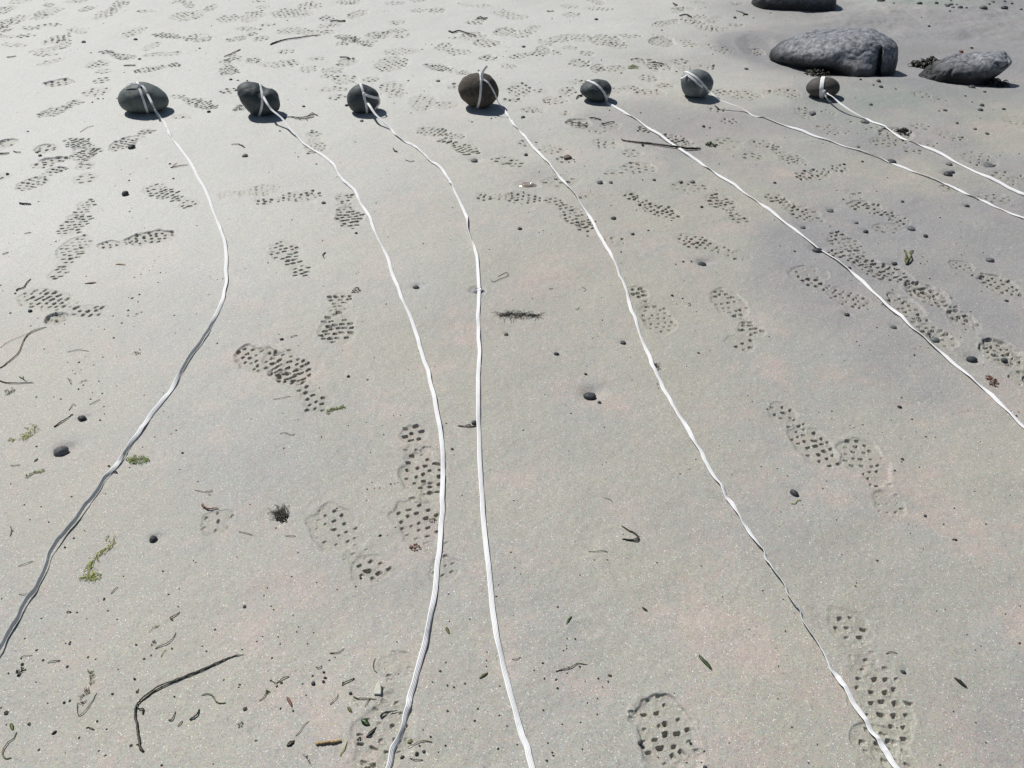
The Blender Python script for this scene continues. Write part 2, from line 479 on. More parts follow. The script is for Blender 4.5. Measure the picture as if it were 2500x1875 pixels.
# full boot prints: (tile, x, y of the heel end), (tile, x, y of the toe end), depth, rim depth
FOOT = [
 ((1,2,1330,335),(1,2,1530,930),1.15,.35),((1,2,1070,1690),(1,2,560,1030),.85,.2),((1,2,1660,1610),(1,2,1290,1030),.75,.15),
 ((1,3,1240,680),(1,3,980,1700),.9,.15),((2,3,1540,2060),(2,3,1230,1190),1.0,.5),((3,3,640,290),(3,3,1110,1490),.95,.1),
 ((3,3,940,1510),(3,3,1000,2300),.7,.6),((3,2,60,150),(3,2,560,690),1.0,.15),((3,2,1090,1120),(3,2,700,440),.85,.35),
 ((2,1,1060,805),(2,1,1330,1210),.95,.15),((2,1,2110,1240),(2,1,1750,820),.85,.3),((2,1,340,35),(2,1,650,300),1.0,.1),
 ((2,1,980,0),(2,1,1450,210),.9,.1),((2,1,2010,260),(2,1,1750,5),.85,.05),((2,1,2050,575),(2,1,1400,370),.75,.05),
 ((1,1,1890,30),(2,1,270,60),.8,.05),((3,1,1170,240),(3,1,750,90),.85,.45),((3,1,50,30),(3,1,430,245),1.0,.15),
 ((3,1,880,610),(3,1,570,350),.75,.1),((3,1,600,520),(3,1,1000,700),1.0,.2),((3,1,1380,850),(3,1,960,650),.85,.25),
 ((3,1,380,760),(3,1,820,970),1.0,.1),((3,1,1660,1070),(3,1,1300,830),.9,.9),((3,1,1400,1180),(3,1,1130,930),.9,.5),
 ((3,1,1590,590),(3,1,2220,880),.95,.4),((3,1,2420,1700),(3,1,1900,1270),1.0,1.1),
 ((0,1,780,55),(0,1,600,370),1.15,.1),((0,1,470,745),(0,1,730,370),1.0,.1),((0,1,960,440),(0,1,1370,360),1.0,.8),
 ((0,1,880,1060),(0,1,190,850),.9,.1),((0,1,1730,135),(0,1,1210,-70),.8,.05),
 ((1,1,370,1640),(0,1,2090,1350),1.05,.5),((1,2,590,225),(1,1,130,1370),.95,.1),
 ((1,1,10,90),(1,1,550,20),.8,.05),((1,1,750,10),(1,1,850,295),1.2,.1),((1,1,430,715),(1,1,200,420),.85,.05),
 ((1,1,720,865),(1,1,730,1320),1.15,.1),
 ((0,0,700,868),(0,0,340,1010),1.0,.4),((0,0,1490,820),(0,0,1890,930),.8,.15),((0,0,1310,1110),(0,0,960,1290),1.1,.3),
 ((0,0,860,1310),(0,0,580,1200),.8,.1),((0,0,740,1460),(0,0,730,1270),1.0,.4),((0,0,490,1460),(0,0,230,1610),1.15,.1),
 ((0,0,890,430),(0,0,1140,515),.9,0),((0,0,1560,560),(0,0,1170,630),1.0,0),((0,0,1690,340),(0,0,1350,285),.8,0),
 ((0,0,2220,272),(0,0,1980,360),.9,0),((0,0,1960,512),(0,0,1975,655),1.0,0),((1,0,500,1118),(1,0,540,1315),1.1,0),
 ((1,0,1790,1190),(1,0,1430,1105),.9,.3),((1,0,1620,1200),(1,0,1900,1325),.95,.1),((2,0,1100,1100),(2,0,1570,1275),1.0,.3),
 ((3,0,0,1250),(3,0,330,1430),.75,0),((3,0,640,1450),(3,0,280,1530),.85,0),
 ((1,0,1070,410),(1,0,650,280),1.0,.3),((1,0,1850,640),(1,0,1480,550),1.1,.3),((0,0,2050,1590+75),(0,0,2250,1640),.2,0),
]
# single patches of tread: tile, x0, y0, x1, y1, depth, rim
PATCH = [
 (0,0,760,510,950,590,.9,.1),(0,0,820,598,975,640,1,0),(0,0,800,675,950,722,.9,0),(0,0,725,755,950,832,.9,0),
 (0,0,1500,985,1670,1025,.9,0),(0,0,310,1240,485,1312,.8,.6),(0,0,380,1350,610,1395,.9,1.0),(0,0,275,1390,470,1450,1,0),
 (0,0,640,1488,835,1575,1,.1),(0,0,-60,1190,110,1285,1,1.0),(0,0,-40,1495,70,1565,.9,0),(0,0,1075,225,1245,320,.9,0),
 (0,0,405,285,585,382,.9,0),(0,0,90,288,330,322,.9,0),(0,0,1895,762,2045,812,.9,0),(0,0,2115,495,2260,545,.9,.1),
 (0,0,335,60,520,140,.8,.1),(0,0,15,130,205,240,.9,.1),(0,0,560,-10,765,32,.9,.1),(0,0,690,48,830,95,.9,0),(0,0,835,70,1005,165,1.1,0),
 (0,0,955,5,1105,92,.9,.1),(0,0,1465,90,1785,172,.9,.1),(0,0,1875,125,2075,192,.8,0),(0,0,2080,80,2270,192,.9,0),(0,0,-60,55,105,135,.8,.6),
 (0,0,90,-15,270,32,.7,.1),(0,0,390,680,625,742,.35,.9),
 (1,0,355,15,590,72,.9,0),(1,0,140,60,500,152,1,.1),(1,0,545,128,680,172,.9,0),(1,0,690,-10,935,35,1,0),(1,0,160,225,470,292,.9,0),
 (1,0,400,245,560,312,.9,.3),(1,0,555,245,685,292,.9,0),(1,0,40,198,175,222,.9,0),(1,0,1145,165,1305,205,.9,0),(1,0,1145,228,1325,277,1.1,0),
 (1,0,945,262,1180,322,.9,.3),(1,0,1175,280,1345,328,.9,0),(1,0,1335,70,1465,112,.7,.1),(1,0,195,420,345,462,.9,0),(1,0,175,508,400,572,.9,0),
 (1,0,455,487,605,522,1,0),(1,0,380,567,535,632,.8,0),(1,0,560,572,755,642,1,0),(1,0,565,645,665,672,.9,0),(1,0,665,640,885,722,1,.1),
 (1,0,535,735,825,782,.9,0),(1,0,615,798,795,852,1,0),(1,0,1040,478,1315,612,1.1,.2),(1,0,1095,405,1435,470,.9,.1),(1,0,945,650,1065,712,.9,0),
 (1,0,1075,695,1295,800,.9,.1),(1,0,1125,765,1305,842,1,0),(1,0,1325,815,1555,955,.9,.1),(1,0,1545,875,1755,942,.8,0),(1,0,1655,722,1775,772,1,0),
 (1,0,1925,478,2085,525,1,.5),(1,0,1575,368,1705,412,.8,.1),(1,0,1635,418,1875,472,.9,0),(1,0,1875,335,2115,412,1,.5),(1,0,1775,275,2005,325,.8,.5),
 (1,0,2055,238,2260,312,.9,.5),(1,0,2025,98,2260,132,.8,0),(1,0,1875,35,2055,72,.9,0),(1,0,2115,555,2260,602,.9,0),(1,0,2135,848,2260,885,.9,0),
 (1,0,2025,1345,2260,1425,.9,0),(1,0,0,40,130,70,.8,0),(1,0,-20,300,130,350,.7,.1),(1,0,1110,10,1300,45,.8,0),(1,0,1330,-10,1480,20,1,0),(1,0,1790,180,1990,215,.9,.2),
 (2,0,-40,122,155,167,.9,0),(2,0,435,108,605,152,.9,.1),(2,0,-20,255,185,332,.8,.1),(2,0,315,315,505,372,.9,.2),(2,0,425,300,705,342,1,.3),
 (2,0,675,305,955,402,1.1,.5),(2,0,785,365,1010,407,.9,.2),(2,0,935,298,1115,332,1,0),(2,0,1185,322,1410,402,.9,.9),(2,0,575,442,715,492,1,0),
 (2,0,435,398,575,437,1,0),(2,0,335,442,445,482,.9,0),(2,0,135,452,335,497,1,0),(2,0,495,515,675,582,1,.4),(2,0,715,565,1005,622,.9,.3),
 (2,0,1035,505,1155,542,.8,.6),(2,0,1215,542,1395,602,.9,.2),(2,0,1365,512,1555,552,1,0),(2,0,1445,565,1645,632,1,0),(2,0,1605,545,1775,602,1.1,0),
 (2,0,1575,380,1725,402,.8,0),(2,0,1715,398,1905,447,1,0),(2,0,-40,725,175,832,.8,0),(2,0,185,765,315,812,.8,0),(2,0,395,750,575,832,1,0),
 (2,0,265,828,485,902,1.2,.1),(2,0,65,920,285,982,1,0),(2,0,395,968,515,992,.7,0),(2,0,855,738,945,802,.9,0),(2,0,945,725,1115,782,1,0),
 (2,0,1095,635,1275,702,.9,.1),(2,0,1065,765,1335,832,1.2,.3),(2,0,1245,700,1405,762,1,0),(2,0,1695,755,1905,822,.8,.2),(2,0,1875,768,2155,862,.9,0),
 (2,0,1685,915,1855,982,.8,0),(2,0,1795,1028,1955,1082,.8,0),(2,0,475,1025,695,1105,.8,.9),(2,0,765,1048,945,1122,1,.2),(2,0,665,1108,805,1152,.8,0),
 (2,0,695,1188,925,1292,.8,.1),(2,0,945,1288,1115,1362,1.1,0),(2,0,1765,1195,1985,1302,.8,.1),(2,0,2045,1205,2240,1282,.8,.1),
 (2,0,1985,1318,2175,1392,.8,0),(2,0,55,1208,235,1272,.8,0),(2,0,245,1255,475,1342,.8,0),(2,0,385,1345,545,1405,.9,.1),(2,0,955,1408,1245,1500,1,.2),
 (2,0,815,1468,940,1525,.8,0),(2,0,1375,1555,1710,1665,1,.1),(2,0,265,1508,585,1625,.9,.1),(2,0,-20,1378,85,1435,1,0),(2,0,1870,-20,2000,20,.6,0),
 (2,0,0,850,80,890,.8,0),(2,0,500,690,860,740,.6,.1),(2,0,2060,380,2190,430,.6,.5),(2,0,1550,0,1700,20,.7,0),(2,0,1860,195,2010,235,.9,0),
 (3,0,65,755,295,852,.9,.1),(3,0,245,925,405,1035,1,0),(3,0,425,1075,690,1172,.8,0),(3,0,675,1028,775,1072,.8,0),(3,0,960,1105,1240,1212,1,.9),
 (3,0,875,1195,1195,1275,1.1,.1),(3,0,1175,1285,1335,1322,.9,0),(3,0,1235,1065,1405,1132,.8,0),(3,0,1455,1125,1625,1212,1,0),(3,0,1595,1185,1705,1225,.8,0),
 (3,0,1240,798,1405,852,.8,0),(3,0,2045,1018,2260,1085,.9,0),(3,0,1685,1315,1965,1442,.9,.1),(3,0,1895,1485,2260,1602,.8,0),(3,0,1495,1598,1625,1655,.9,0),
 (3,0,470,940,600,990,.8,0),(3,0,1080,765,1150,790,.8,0),(3,0,820,1080,960,1120,.8,0),(3,0,1320,1230,1440,1260,.8,0),(3,0,-20,780,60,810,.9,0),(3,0,1440,840,1520,870,.7,0),
 (3,1,895,255,1190,345,.8,.2),(3,1,185,635,505,755,.7,.3),(3,1,1595,1075,1845,1200,.8,.1),(3,1,1385,1195,1625,1340,.8,.3),(3,1,1800,0,2110,105,.9,0),
 (3,1,2120,1600,2300,1640,.9,0),(3,1,720,-10,760,10,.8,0),
 (2,1,795,358,985,470,.75,0),(2,1,1845,1225,2115,1365,.55,.1),(2,1,570,0,710,50,.6,0),(2,1,560,250,700,325,.6,.2),(2,1,-20,0,60,70,.9,0),
 (0,2,1770,1085,1960,1290,.6,.1),(3,3,1060,1555,1130,1600,.6,.2),(1,2,1420,860,1600,980,.4,.2),
 (3,1,-20,0,150,85,.7,0),(1,0,-40,0,90,20,.8,0),(0,1,380,1040,570,1140,.25,1.3),
]
# smooth hollows: tile, x, y, zoomed half width, half height, depth in m
HOLLOW = [(2,3,640,460,150,85,.0025),(1,1,1910,840,85,40,.005),(2,0,135,1590,110,40,.003),(2,0,2150,395,185,105,.014),(0,0,515,712,125,38,.004)]


def cam_depth(D):
    return D * CT + CH * ST


def halfw(D):
    z = cam_depth(D)
    z = np.where(z < 0.9, 0.9 - 0.25 * (1 - np.exp(-(0.9 - z) * 2)), z)
    return z * 1250 / F


def base_h(x, y):
    x = np.asarray(x, float)
    y = np.asarray(y, float)
    h = 0.010 * fbm(x * 1.1, y * 1.1, 5, 3) + 0.0055 * fbm(x * 5, y * 7, 9, 3)
    rp = fbm(x * 2.2 + 4, y * 2.2, 14, 2)
    h = h + 0.0016 * fbm(x * 3.0 + rp * .6, y * 17 + rp * 3, 12, 2) * sstep(-.25, .45, fbm(x * .9, y * .9, 17, 2)) * sstep(1.0, 2.0, y)
    far = sstep(2.4, 4.5, y) * sstep(-1.6, 1.2, x - 0.15 * y)
    h = h + far * 0.022 * fbm(x * 0.9, y * 2.2, 21, 3)
    # the near side of the boulders: a low bank, then the scoured basin they stand in
    for (p, rx, ry) in BOULD:
        dx, dy = (x - p.x) / rx, (y - p.y - 0.16) / ry
        d = np.sqrt(dx * dx + dy * dy)
        h = h - 0.024 * np.exp(-(d / 1.35) ** 4) + 0.004 * np.exp(-((d - 1.75) / 0.28) ** 2)
    return h


# rows and columns of one continuous sheet: finer where the beach is near or trodden
ys = np.concatenate([np.arange(-60, 250, .52), np.arange(250, 700, .66), np.arange(700, 1960, 1.3)])[::-1]
ang = TH + np.arctan((ys - 937.5) / F)
Drow = CH / np.tan(ang)
near = [Drow[0] - 0.03 * (1.22 ** k) for k in range(1, 24)]
near = [d for d in near if d > -12][::-1]
far = [Drow[-1] + 0.04 * (1.25 ** k) for k in range(1, 36)]
far = [d for d in far if d < 140]
D = np.concatenate([near, Drow, far])
tin = np.linspace(-1.16, 1.16, 1480)
tout = 1.16 + 0.01 * np.cumsum(1.3 ** np.arange(1, 24))
tout = tout[tout < 25]
T = np.concatenate([-tout[::-1], tin, tout])
HW = halfw(D)
X = T[None, :] * HW[:, None]
Y = np.repeat(D[:, None], len(T), 1)
print("grid", X.shape)
H = base_h(X, Y)
LUG = np.zeros_like(H)
TREAD = np.zeros_like(H)


def block(cx, cy, r):
    r0, r1 = np.searchsorted(D, cy - r), np.searchsorted(D, cy + r)
    r0, r1 = max(r0, 0), min(r1, len(D))
    if r1 <= r0:
        return None
    wmin, wmax = HW[r0:r1].min(), HW[r0:r1].max()
    lo = min((cx - r) / wmin, (cx - r) / wmax)
    hi = max((cx + r) / wmin, (cx + r) / wmax)
    c0, c1 = np.searchsorted(T, lo), np.searchsorted(T, hi)
    if c1 <= c0:
        return None
    return slice(r0, r1), slice(c0, c1)


rs = random.Random(7)
BOOST = 1.0


def stamp(cx, cy, ang, a, b, depth, rim, seed, prob=0.96, pitch=0.0235, lat_ang=None):
    """an elliptical area of boot tread: staggered square lugs pushed into the sand"""
    R = max(a, b) * 1.35 + 0.02
    bl = block(cx, cy, R)
    if bl is None:
        return
    x, y = X[bl] - cx, Y[bl] - cy
    dist = max(cy, 0.8)
    ca, sa = math.cos(ang), math.sin(ang)
    wob = 0.009 * fbm(X[bl] * 30, Y[bl] * 30, seed + 77, 2)
    u, v = x * ca + y * sa, -x * sa + y * ca
    e = np.sqrt((u / a) ** 2 + (v / b) ** 2) + wob / min(a, b) * 2
    # lattice
    la = ang if lat_ang is None else lat_ang
    cl, sl = math.cos(la), math.sin(la)
    lu, lv = x * cl + y * sl + wob, -x * sl + y * cl + wob
    lug = np.zeros_like(u)
    j0 = np.round(lu / pitch)
    off = np.where(np.mod(j0, 2) == 0, 0.0, 0.5) * pitch
    i0 = np.round((lv - off) / pitch)
    k = hsh(i0, j0, seed)
    k2 = hsh(i0, j0, seed + 1)
    k3 = hsh(i0, j0, seed + 2)
    ccu, ccv = j0 * pitch + (k2 - .5) * .008, i0 * pitch + off + (k3 - .5) * .009
    # where this lug lies inside the ellipse
    dxw = ccu * cl - ccv * sl
    dyw = ccu * sl + ccv * cl
    eu, ev = dxw * ca + dyw * sa, -dxw * sa + dyw * ca
    ee = np.sqrt((eu / a) ** 2 + (ev / b) ** 2)
    broad = 0.88 + 1.45 * fbm(dxw * 13 + seed, dyw * 13, seed + 5, 2)
    on = (k < prob) & (ee < 1.0 + .25 * (k2 - .6))
    fs_ = min(1.3, .90 + .10 * max(cy - 1.2, 0))
    nf = min(1, max(0, (cy - 1.05) / .8))
    stg = np.clip(broad, .06, 1.35)
    hu = (0.0036 + 0.0016 * k2 * k2) * fs_ * (.66 + .38 * stg)
    hv = (0.0046 + .0010 * nf + 0.0020 * k3) * fs_ * (.66 + .38 * stg)
    rot = (k - .5) * .5
    du0, dv0 = lu - ccu, lv - ccv
    du, dv = du0 * np.cos(rot) + dv0 * np.sin(rot), -du0 * np.sin(rot) + dv0 * np.cos(rot)
    q = (np.abs(du / hu) ** 4 + np.abs(dv / hv) ** 4) ** (1 / 4.0)
    prof = 1 - sstep(0.45 + .39 * nf, 1.30 - .20 * nf, q + 0.30 * vnoise(X[bl] * 240, Y[bl] * 240, seed))
    dd = (0.0046 + .0077 * nf + (0.0055 + .002 * nf) * k3) * min(2.0, 1.0 + .30 * max(cy - 1.2, 0)) * np.clip(broad, .06, 1.35) * (1.15 - 0.45 * ee)
    lug = -depth * np.where(on, dd, 0) * prof * BOOST
    # small crumbs thrown up beside each lug
    lug += 0.0010 * depth * np.where(on, 1, 0) * np.exp(-((q - 1.45) / .3) ** 2) * (k2)
    LUG[bl] = np.where(lug < 0, np.minimum(LUG[bl], lug), LUG[bl] + lug * (LUG[bl] > -1e-4))
    inside = 1 - sstep(0.75, 1.15, e)
    rough = fbm(X[bl] * 75, Y[bl] * 75, seed + 9, 3)
    H[bl] += (1 - sstep(.86, 1.12, e)) * -0.0014 * depth
    H[bl] += inside * (-0.0004 * depth + 0.0026 * depth * rough) - rim * 0.0085 * (1 - sstep(0.96, 1.04, e + .18 * fbm(X[bl] * 24, Y[bl] * 24, seed + 3, 2))) * (0.75 + rough * .8)
    H[bl] += 0.0016 * (depth * .08 + rim) * np.exp(-((e - 1.13) / .09) ** 2) * (0.6 + rough * 1.5)
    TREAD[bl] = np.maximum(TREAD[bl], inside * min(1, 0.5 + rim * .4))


def foot(p0, p1, depth, rim, seed):
    a, b = gt(*p0), gt(*p1)          # heel end, toe end
    d = (b - a)
    L = min(max(d.length, .26), .345)
    c = (a + b) / 2
    an = math.atan2(d.y, d.x)
    dx, dy = math.cos(an), math.sin(an)
    toe = Vector((c.x + dx * L / 2, c.y + dy * L / 2))
    side = 0.006 * (1 if seed % 2 else -1)
    bc = (toe.x - dx * L * .30 - dy * side, toe.y - dy * L * .30 + dx * side)
    hc = (toe.x - dx * L * .855, toe.y - dy * L * .855)
    ac = (toe.x - dx * L * .64 - dy * side, toe.y - dy * L * .64 + dx * side)
    stamp(*bc, an, L * .30, .054, depth, rim, seed)
    stamp(*hc, an, L * .145, .039, depth * .85, rim * .5, seed + 100, lat_ang=an)
    stamp(*ac, an, L * .10, .030, depth * .5, 0, seed + 200, prob=.8)


for k, (p0, p1, dp, rm) in enumerate(FOOT):
    foot(p0, p1, dp, rm + .10 * (k * 7 % 5 > 2), 1000 + 13 * k)
for k, (c, r, x0, y0, x1, y1, dp, rm) in enumerate(PATCH):
    A, B = gt(c, r, x0, (y0 + y1) / 2), gt(c, r, x1, (y0 + y1) / 2)
    C1, C0 = gt(c, r, (x0 + x1) / 2, y1), gt(c, r, (x0 + x1) / 2, y0)
    ha, hb = (B - A).length / 2, (C0 - C1).length / 2
    cen = (A + B) / 2
    la = rs.uniform(0, PI)
    stamp(cen.x, (C0.y + C1.y) / 2, rs.uniform(-.15, .15), max(ha, .035), max(hb, .035), dp * 1.05, rm, 5000 + 17 * k, prob=.9,
          pitch=0.0265 + 0.0018 * min(cen.y, 5), lat_ang=la)
for k in range(60):                       # more old trampled prints beyond the stones
    px_, py_ = rs.uniform(-40, 1750), rs.uniform(2, 170) ** 1.0
    q_ = ground(px_, py_)
    stamp(q_.x, q_.y, rs.uniform(0, PI), rs.uniform(.07, .12), rs.uniform(.04, .055), rs.uniform(.45, .95), rs.choice((0, 0, .1, .5)), 9000 + 11 * k, prob=.85, pitch=.034)
for (c, r, zx, zy, hw_, hh, dep) in HOLLOW:
    p = gt(c, r, zx, zy)
    a = zsize(c, r, zx, zy, hw_)
    b = (gt(c, r, zx, zy - hh) - gt(c, r, zx, zy + hh)).length / 2
    bl = block(p.x, p.y, max(a, b) * 2)
    if bl:
        e = np.sqrt(((X[bl] - p.x) / a) ** 2 + ((Y[bl] - p.y) / b) ** 2) + (.35 if a < .1 else .1) * fbm(X[bl] * 18, Y[bl] * 18, 31, 3)
        H[bl] += -dep * (1 - sstep(.45, 1.15, e)) + dep * .12 * np.exp(-((e - 1.1) / .22) ** 2)
# scours around pebbles, each with a faint drain tail
for (c, r, zx, zy, wz, hr, rot, mt, scour, lab) in PEB:
    if scour <= 0:
        continue
    p = gt(c, r, zx, zy)
    rad = zsize(c, r, zx, zy, wz) / 2
    bl = block(p.x, p.y, rad * 9)
    if bl is None:
        continue
    dx, dy = X[bl] - p.x, Y[bl] - p.y
    d = np.sqrt((dx - rad * .25) ** 2 + (dy - rad * .7) ** 2) / rad
    H[bl] -= scour * min(rad * .5, .010) * np.exp(-(d / 1.5) ** 2)
    ta = 0.55
    al, ac = dx * math.cos(ta) + dy * math.sin(ta), -dx * math.sin(ta) + dy * math.cos(ta)
    tail = np.exp(-(ac / (rad * (.7 + .18 * np.clip(al / rad, 0, 8)))) ** 2) * sstep(0, rad, al) * (1 - sstep(rad * 3, rad * 7.5, al))
    H[bl] -= scour * min(rad * .12, .002) * tail
# smooth rough sheet texture, fades with distance where it could not be seen
micro = 0.0010 * fbm(X * 55, Y * 55, 41, 2)
H += LUG + micro * (np.abs(T)[None, :] < 1.4)
# rough ground of the top right corner
rg = sstep(4.9, 5.5, Y) * sstep(1.6, 2.3, X)
H += rg * (0.022 * fbm(X * 3, Y * 4, 51, 4) + .006 * fbm(X * 16, Y * 12, 57, 3))


def Hf(x, y):
    r = int(np.clip(np.searchsorted(D, y) - 1, 0, len(D) - 2))
    f = (y - D[r]) / (D[r + 1] - D[r])
    w_ = HW[r] * (1 - f) + HW[r + 1] * f
    t = x / w_
    c = int(np.clip(np.searchsorted(T, t) - 1, 0, len(T) - 2))
    g = (t - T[c]) / (T[c + 1] - T[c])
    return float((H[r, c] * (1 - g) + H[r, c + 1] * g) * (1 - f) + (H[r + 1, c] * (1 - g) + H[r + 1, c + 1] * g) * f)


def Hmax(x, y, r=.008):
    return max(Hf(x, y), Hf(x + r, y), Hf(x - r, y), Hf(x, y + r), Hf(x, y - r))


# wetness: where the scours hold water and toward the right
WET = np.zeros_like(H)
wn = fbm(X * 1.6, Y * 1.6, 61, 4)
WET += sstep(-.15, .55, wn + .62 * sstep(.1, 1.6, X + .2 * (Y - 2)) * sstep(1.0, 2.6, Y) + .35 * sstep(4.2, 5.5, Y) * sstep(.2, 1.5, X) - .25) * .9
WET *= sstep(-.7, .5, X + .12 * Y)
WET += .5 * sstep(4.4, 5.2, Y) * sstep(.8, 1.8, X)
WET += .10 * sstep(.1, .5, fbm(X * 1.2 + 9, Y * 1.2, 71, 4)) * sstep(-.3, -1.2, X)
GLARE = sstep(-.12, .80, (Y - 1.9) / 3.2 * .85 - (X + .4) / 3.0 * .75 + .25 * fbm(X * 1.1, Y * 1.1, 91, 3))  # mask for the painted glare, stronger toward the far left
WET = WET * (1 - .8 * GLARE)
for (p, rx, ry) in BOULD:
    d = np.sqrt(((X - p.x) / rx) ** 2 + ((Y - p.y - .05) / ry) ** 2)
    WET += .45 * np.exp(-(d / 1.4) ** 4)
hp = gt(2, 0, 2130, 380)
WET += 1.3 * np.exp(-((((X - hp.x) / .24) ** 2 + ((Y - hp.y) / .27) ** 2)) ** 2)
GLARE *= 1 - np.clip(WET, 0, 1)
for (c, r, zx, zy, wz, hr, rot, mt, scour, lab) in PEB:
    if scour < .3:
        continue
    p = gt(c, r, zx, zy)
    rad = zsize(c, r, zx, zy, wz) / 2
    bl = block(p.x, p.y, rad * 6)
    if bl:
        dx, dy = X[bl] - p.x - rad * .4, Y[bl] - p.y - rad * 1.4
        WET[bl] += .75 * scour * np.exp(-((dx / (rad * 1.9)) ** 2 + (dy / (rad * 1.8)) ** 2)) * (.6 + fbm(X[bl] * 25, Y[bl] * 25, 15, 2))
WET = np.clip(WET, 0, 1)
ap = gt(3, 0, 1250, 930)
ALG = np.exp(-(((X - ap.x) / .55) ** 2 + ((Y - ap.y) / .32) ** 2)) * sstep(-.4, .3, fbm(X * 3, Y * 4, 81, 3))
ap = gt(3, 0, 1300, 15)
ALG += 1.3 * np.exp(-(((X - ap.x) / .35) ** 2 + ((Y - ap.y) / .12) ** 2))

nr, nc = H.shape
co = np.stack([X, Y, H], -1).reshape(-1, 3).astype(np.float32)
idx = np.arange(nr * nc, dtype=np.int32).reshape(nr, nc)
quads = np.stack([idx[:-1, :-1], idx[:-1, 1:], idx[1:, 1:], idx[1:, :-1]], -1).reshape(-1, 4)
me = bpy.data.meshes.new("sand")
me.vertices.add(len(co))
me.vertices.foreach_set("co", co.ravel())
me.loops.add(quads.size)
me.loops.foreach_set("vertex_index", quads.ravel())
me.polygons.add(len(quads))
me.polygons.foreach_set("loop_start", np.arange(0, quads.size, 4, dtype=np.int32))
me.polygons.foreach_set("loop_total", np.full(len(quads), 4, dtype=np.int32))
me.polygons.foreach_set("use_smooth", np.ones(len(quads), dtype=bool))
me.update()
for nm, arr in (("wet", WET), ("tread", TREAD), ("algae", ALG), ("sunlit", GLARE)):
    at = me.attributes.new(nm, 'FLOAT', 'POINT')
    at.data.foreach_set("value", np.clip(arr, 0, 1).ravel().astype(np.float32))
me.materials.append(M['sand'])
sand = bpy.data.objects.new("sand_ground", me)
COL.objects.link(sand)
tag(sand, None, None, None, 'structure')
sand["label"] = "pale grey beach sand dotted with boot prints"


# ------------------------------------------------------------------ stones
def sph(nu=56, nv=36):
    vs, fs = [], []
    for j in range(nv + 1):
        ph = PI * j / nv
        for i in range(nu):
            th = 2 * PI * i / nu
            vs.append((math.sin(ph) * math.cos(th), math.sin(ph) * math.sin(th), math.cos(ph)))
    for j in range(nv):
        for i in range(nu):
            a, b = j * nu + i, j * nu + (i + 1) % nu
            c, d = a + nu, b + nu
            if j == 0:
                fs.append((a, c, d))
            elif j == nv - 1:
                fs.append((a, c, b))
            else:
                fs.append((a, c, d, b))
    return vs, fs


def noise3(p, s, seed):
    from mathutils import noise as mn
    return mn.fractal(Vector(p) * s + Vector((seed * 7.3, seed * 3.1, seed)), 1.0, 2.0, 4)


def traced_stone(name, pts, tile, mat, depth_ratio, seed, amp=.012, nscale=9, sink=.008, res=(72, 44), flat_y=0.0, extra=None):
    """stone whose side profile follows the outline; given real depth behind it"""
    px = [src(tile[0], tile[1], *q) for q in pts]
    x0, x1 = min(q[0] for q in px), max(q[0] for q in px)
    y0, y1 = min(q[1] for q in px), max(q[1] for q in px)
    base = ground((x0 + x1) / 2, y1)
    halfx = (x1 - x0) / 2 * cam_depth(base.y) / F
    ry = halfx * depth_ratio
    D0 = base.y + ry * .55
    sc_ = cam_depth(D0) / F
    cxp, cyp = (x0 + x1) / 2, (y0 + y1) / 2
    dep = math.atan2(CH, D0)
    halfz_app = (y1 - y0) / 2 * sc_
    rz = math.sqrt(max((halfz_app ** 2 - (ry * math.sin(dep)) ** 2), (halfz_app * .6) ** 2)) / math.cos(dep)
    zk = rz / halfz_app
    an = sorted((math.atan2(-(q[1] - cyp), q[0] - cxp), math.hypot(q[0] - cxp, q[1] - cyp)) for q in px)
    A = np.array([a for a, _ in an]); R = np.array([r for _, r in an])
    A = np.concatenate([A - 2 * PI, A, A + 2 * PI]); R = np.concatenate([R, R, R])

    def rad(t):
        s = 0
        for k, wt in ((-.12, 1), (0, 2), (.12, 1)):
            s += wt * np.interp(t + k, A, R)
        return s / 4
    vs, fs = sph(*res)
    out = []
    for (x, y, z) in vs:
        # poles along the depth axis, so the profile is smooth
        nx, nz, ny = x, y, z
        s = math.hypot(nx, nz)
        t = math.atan2(nz, nx)
        r = rad(t) * sc_
        p = [r * math.cos(t) * s, ny * ry, r * math.sin(t) * s * zk]
        k = 1 + 1.25 * amp / halfx * noise3((p[0], p[1], p[2]), nscale / halfx * .12, seed)
        k += amp * .35 / halfx * noise3(p, nscale * 4 / halfx * .12, seed + 5)
        p = [q * k for q in p]
        if extra:
            p = extra(p)
        out.append(p)
    zmin = min(p[2] for p in out)
    loc = Vector((ground(cxp, cyp).x * 0 + (cxp - 1250) * sc_, D0, 0))
    g = Hf(loc.x, loc.y)
    zc = g - sink - zmin
    out = [(p[0], p[1], p[2] - zmin) for p in out]
    o = link_mesh(name, out, fs, mat)
    o.location = (loc.x, loc.y, g - sink)
    wv = [Vector(p) + o.location for p in out]
    return o, BVHTree.FromPolygons(wv, [list(f) for f in fs]), Vector((loc.x, loc.y, g - sink - zmin))


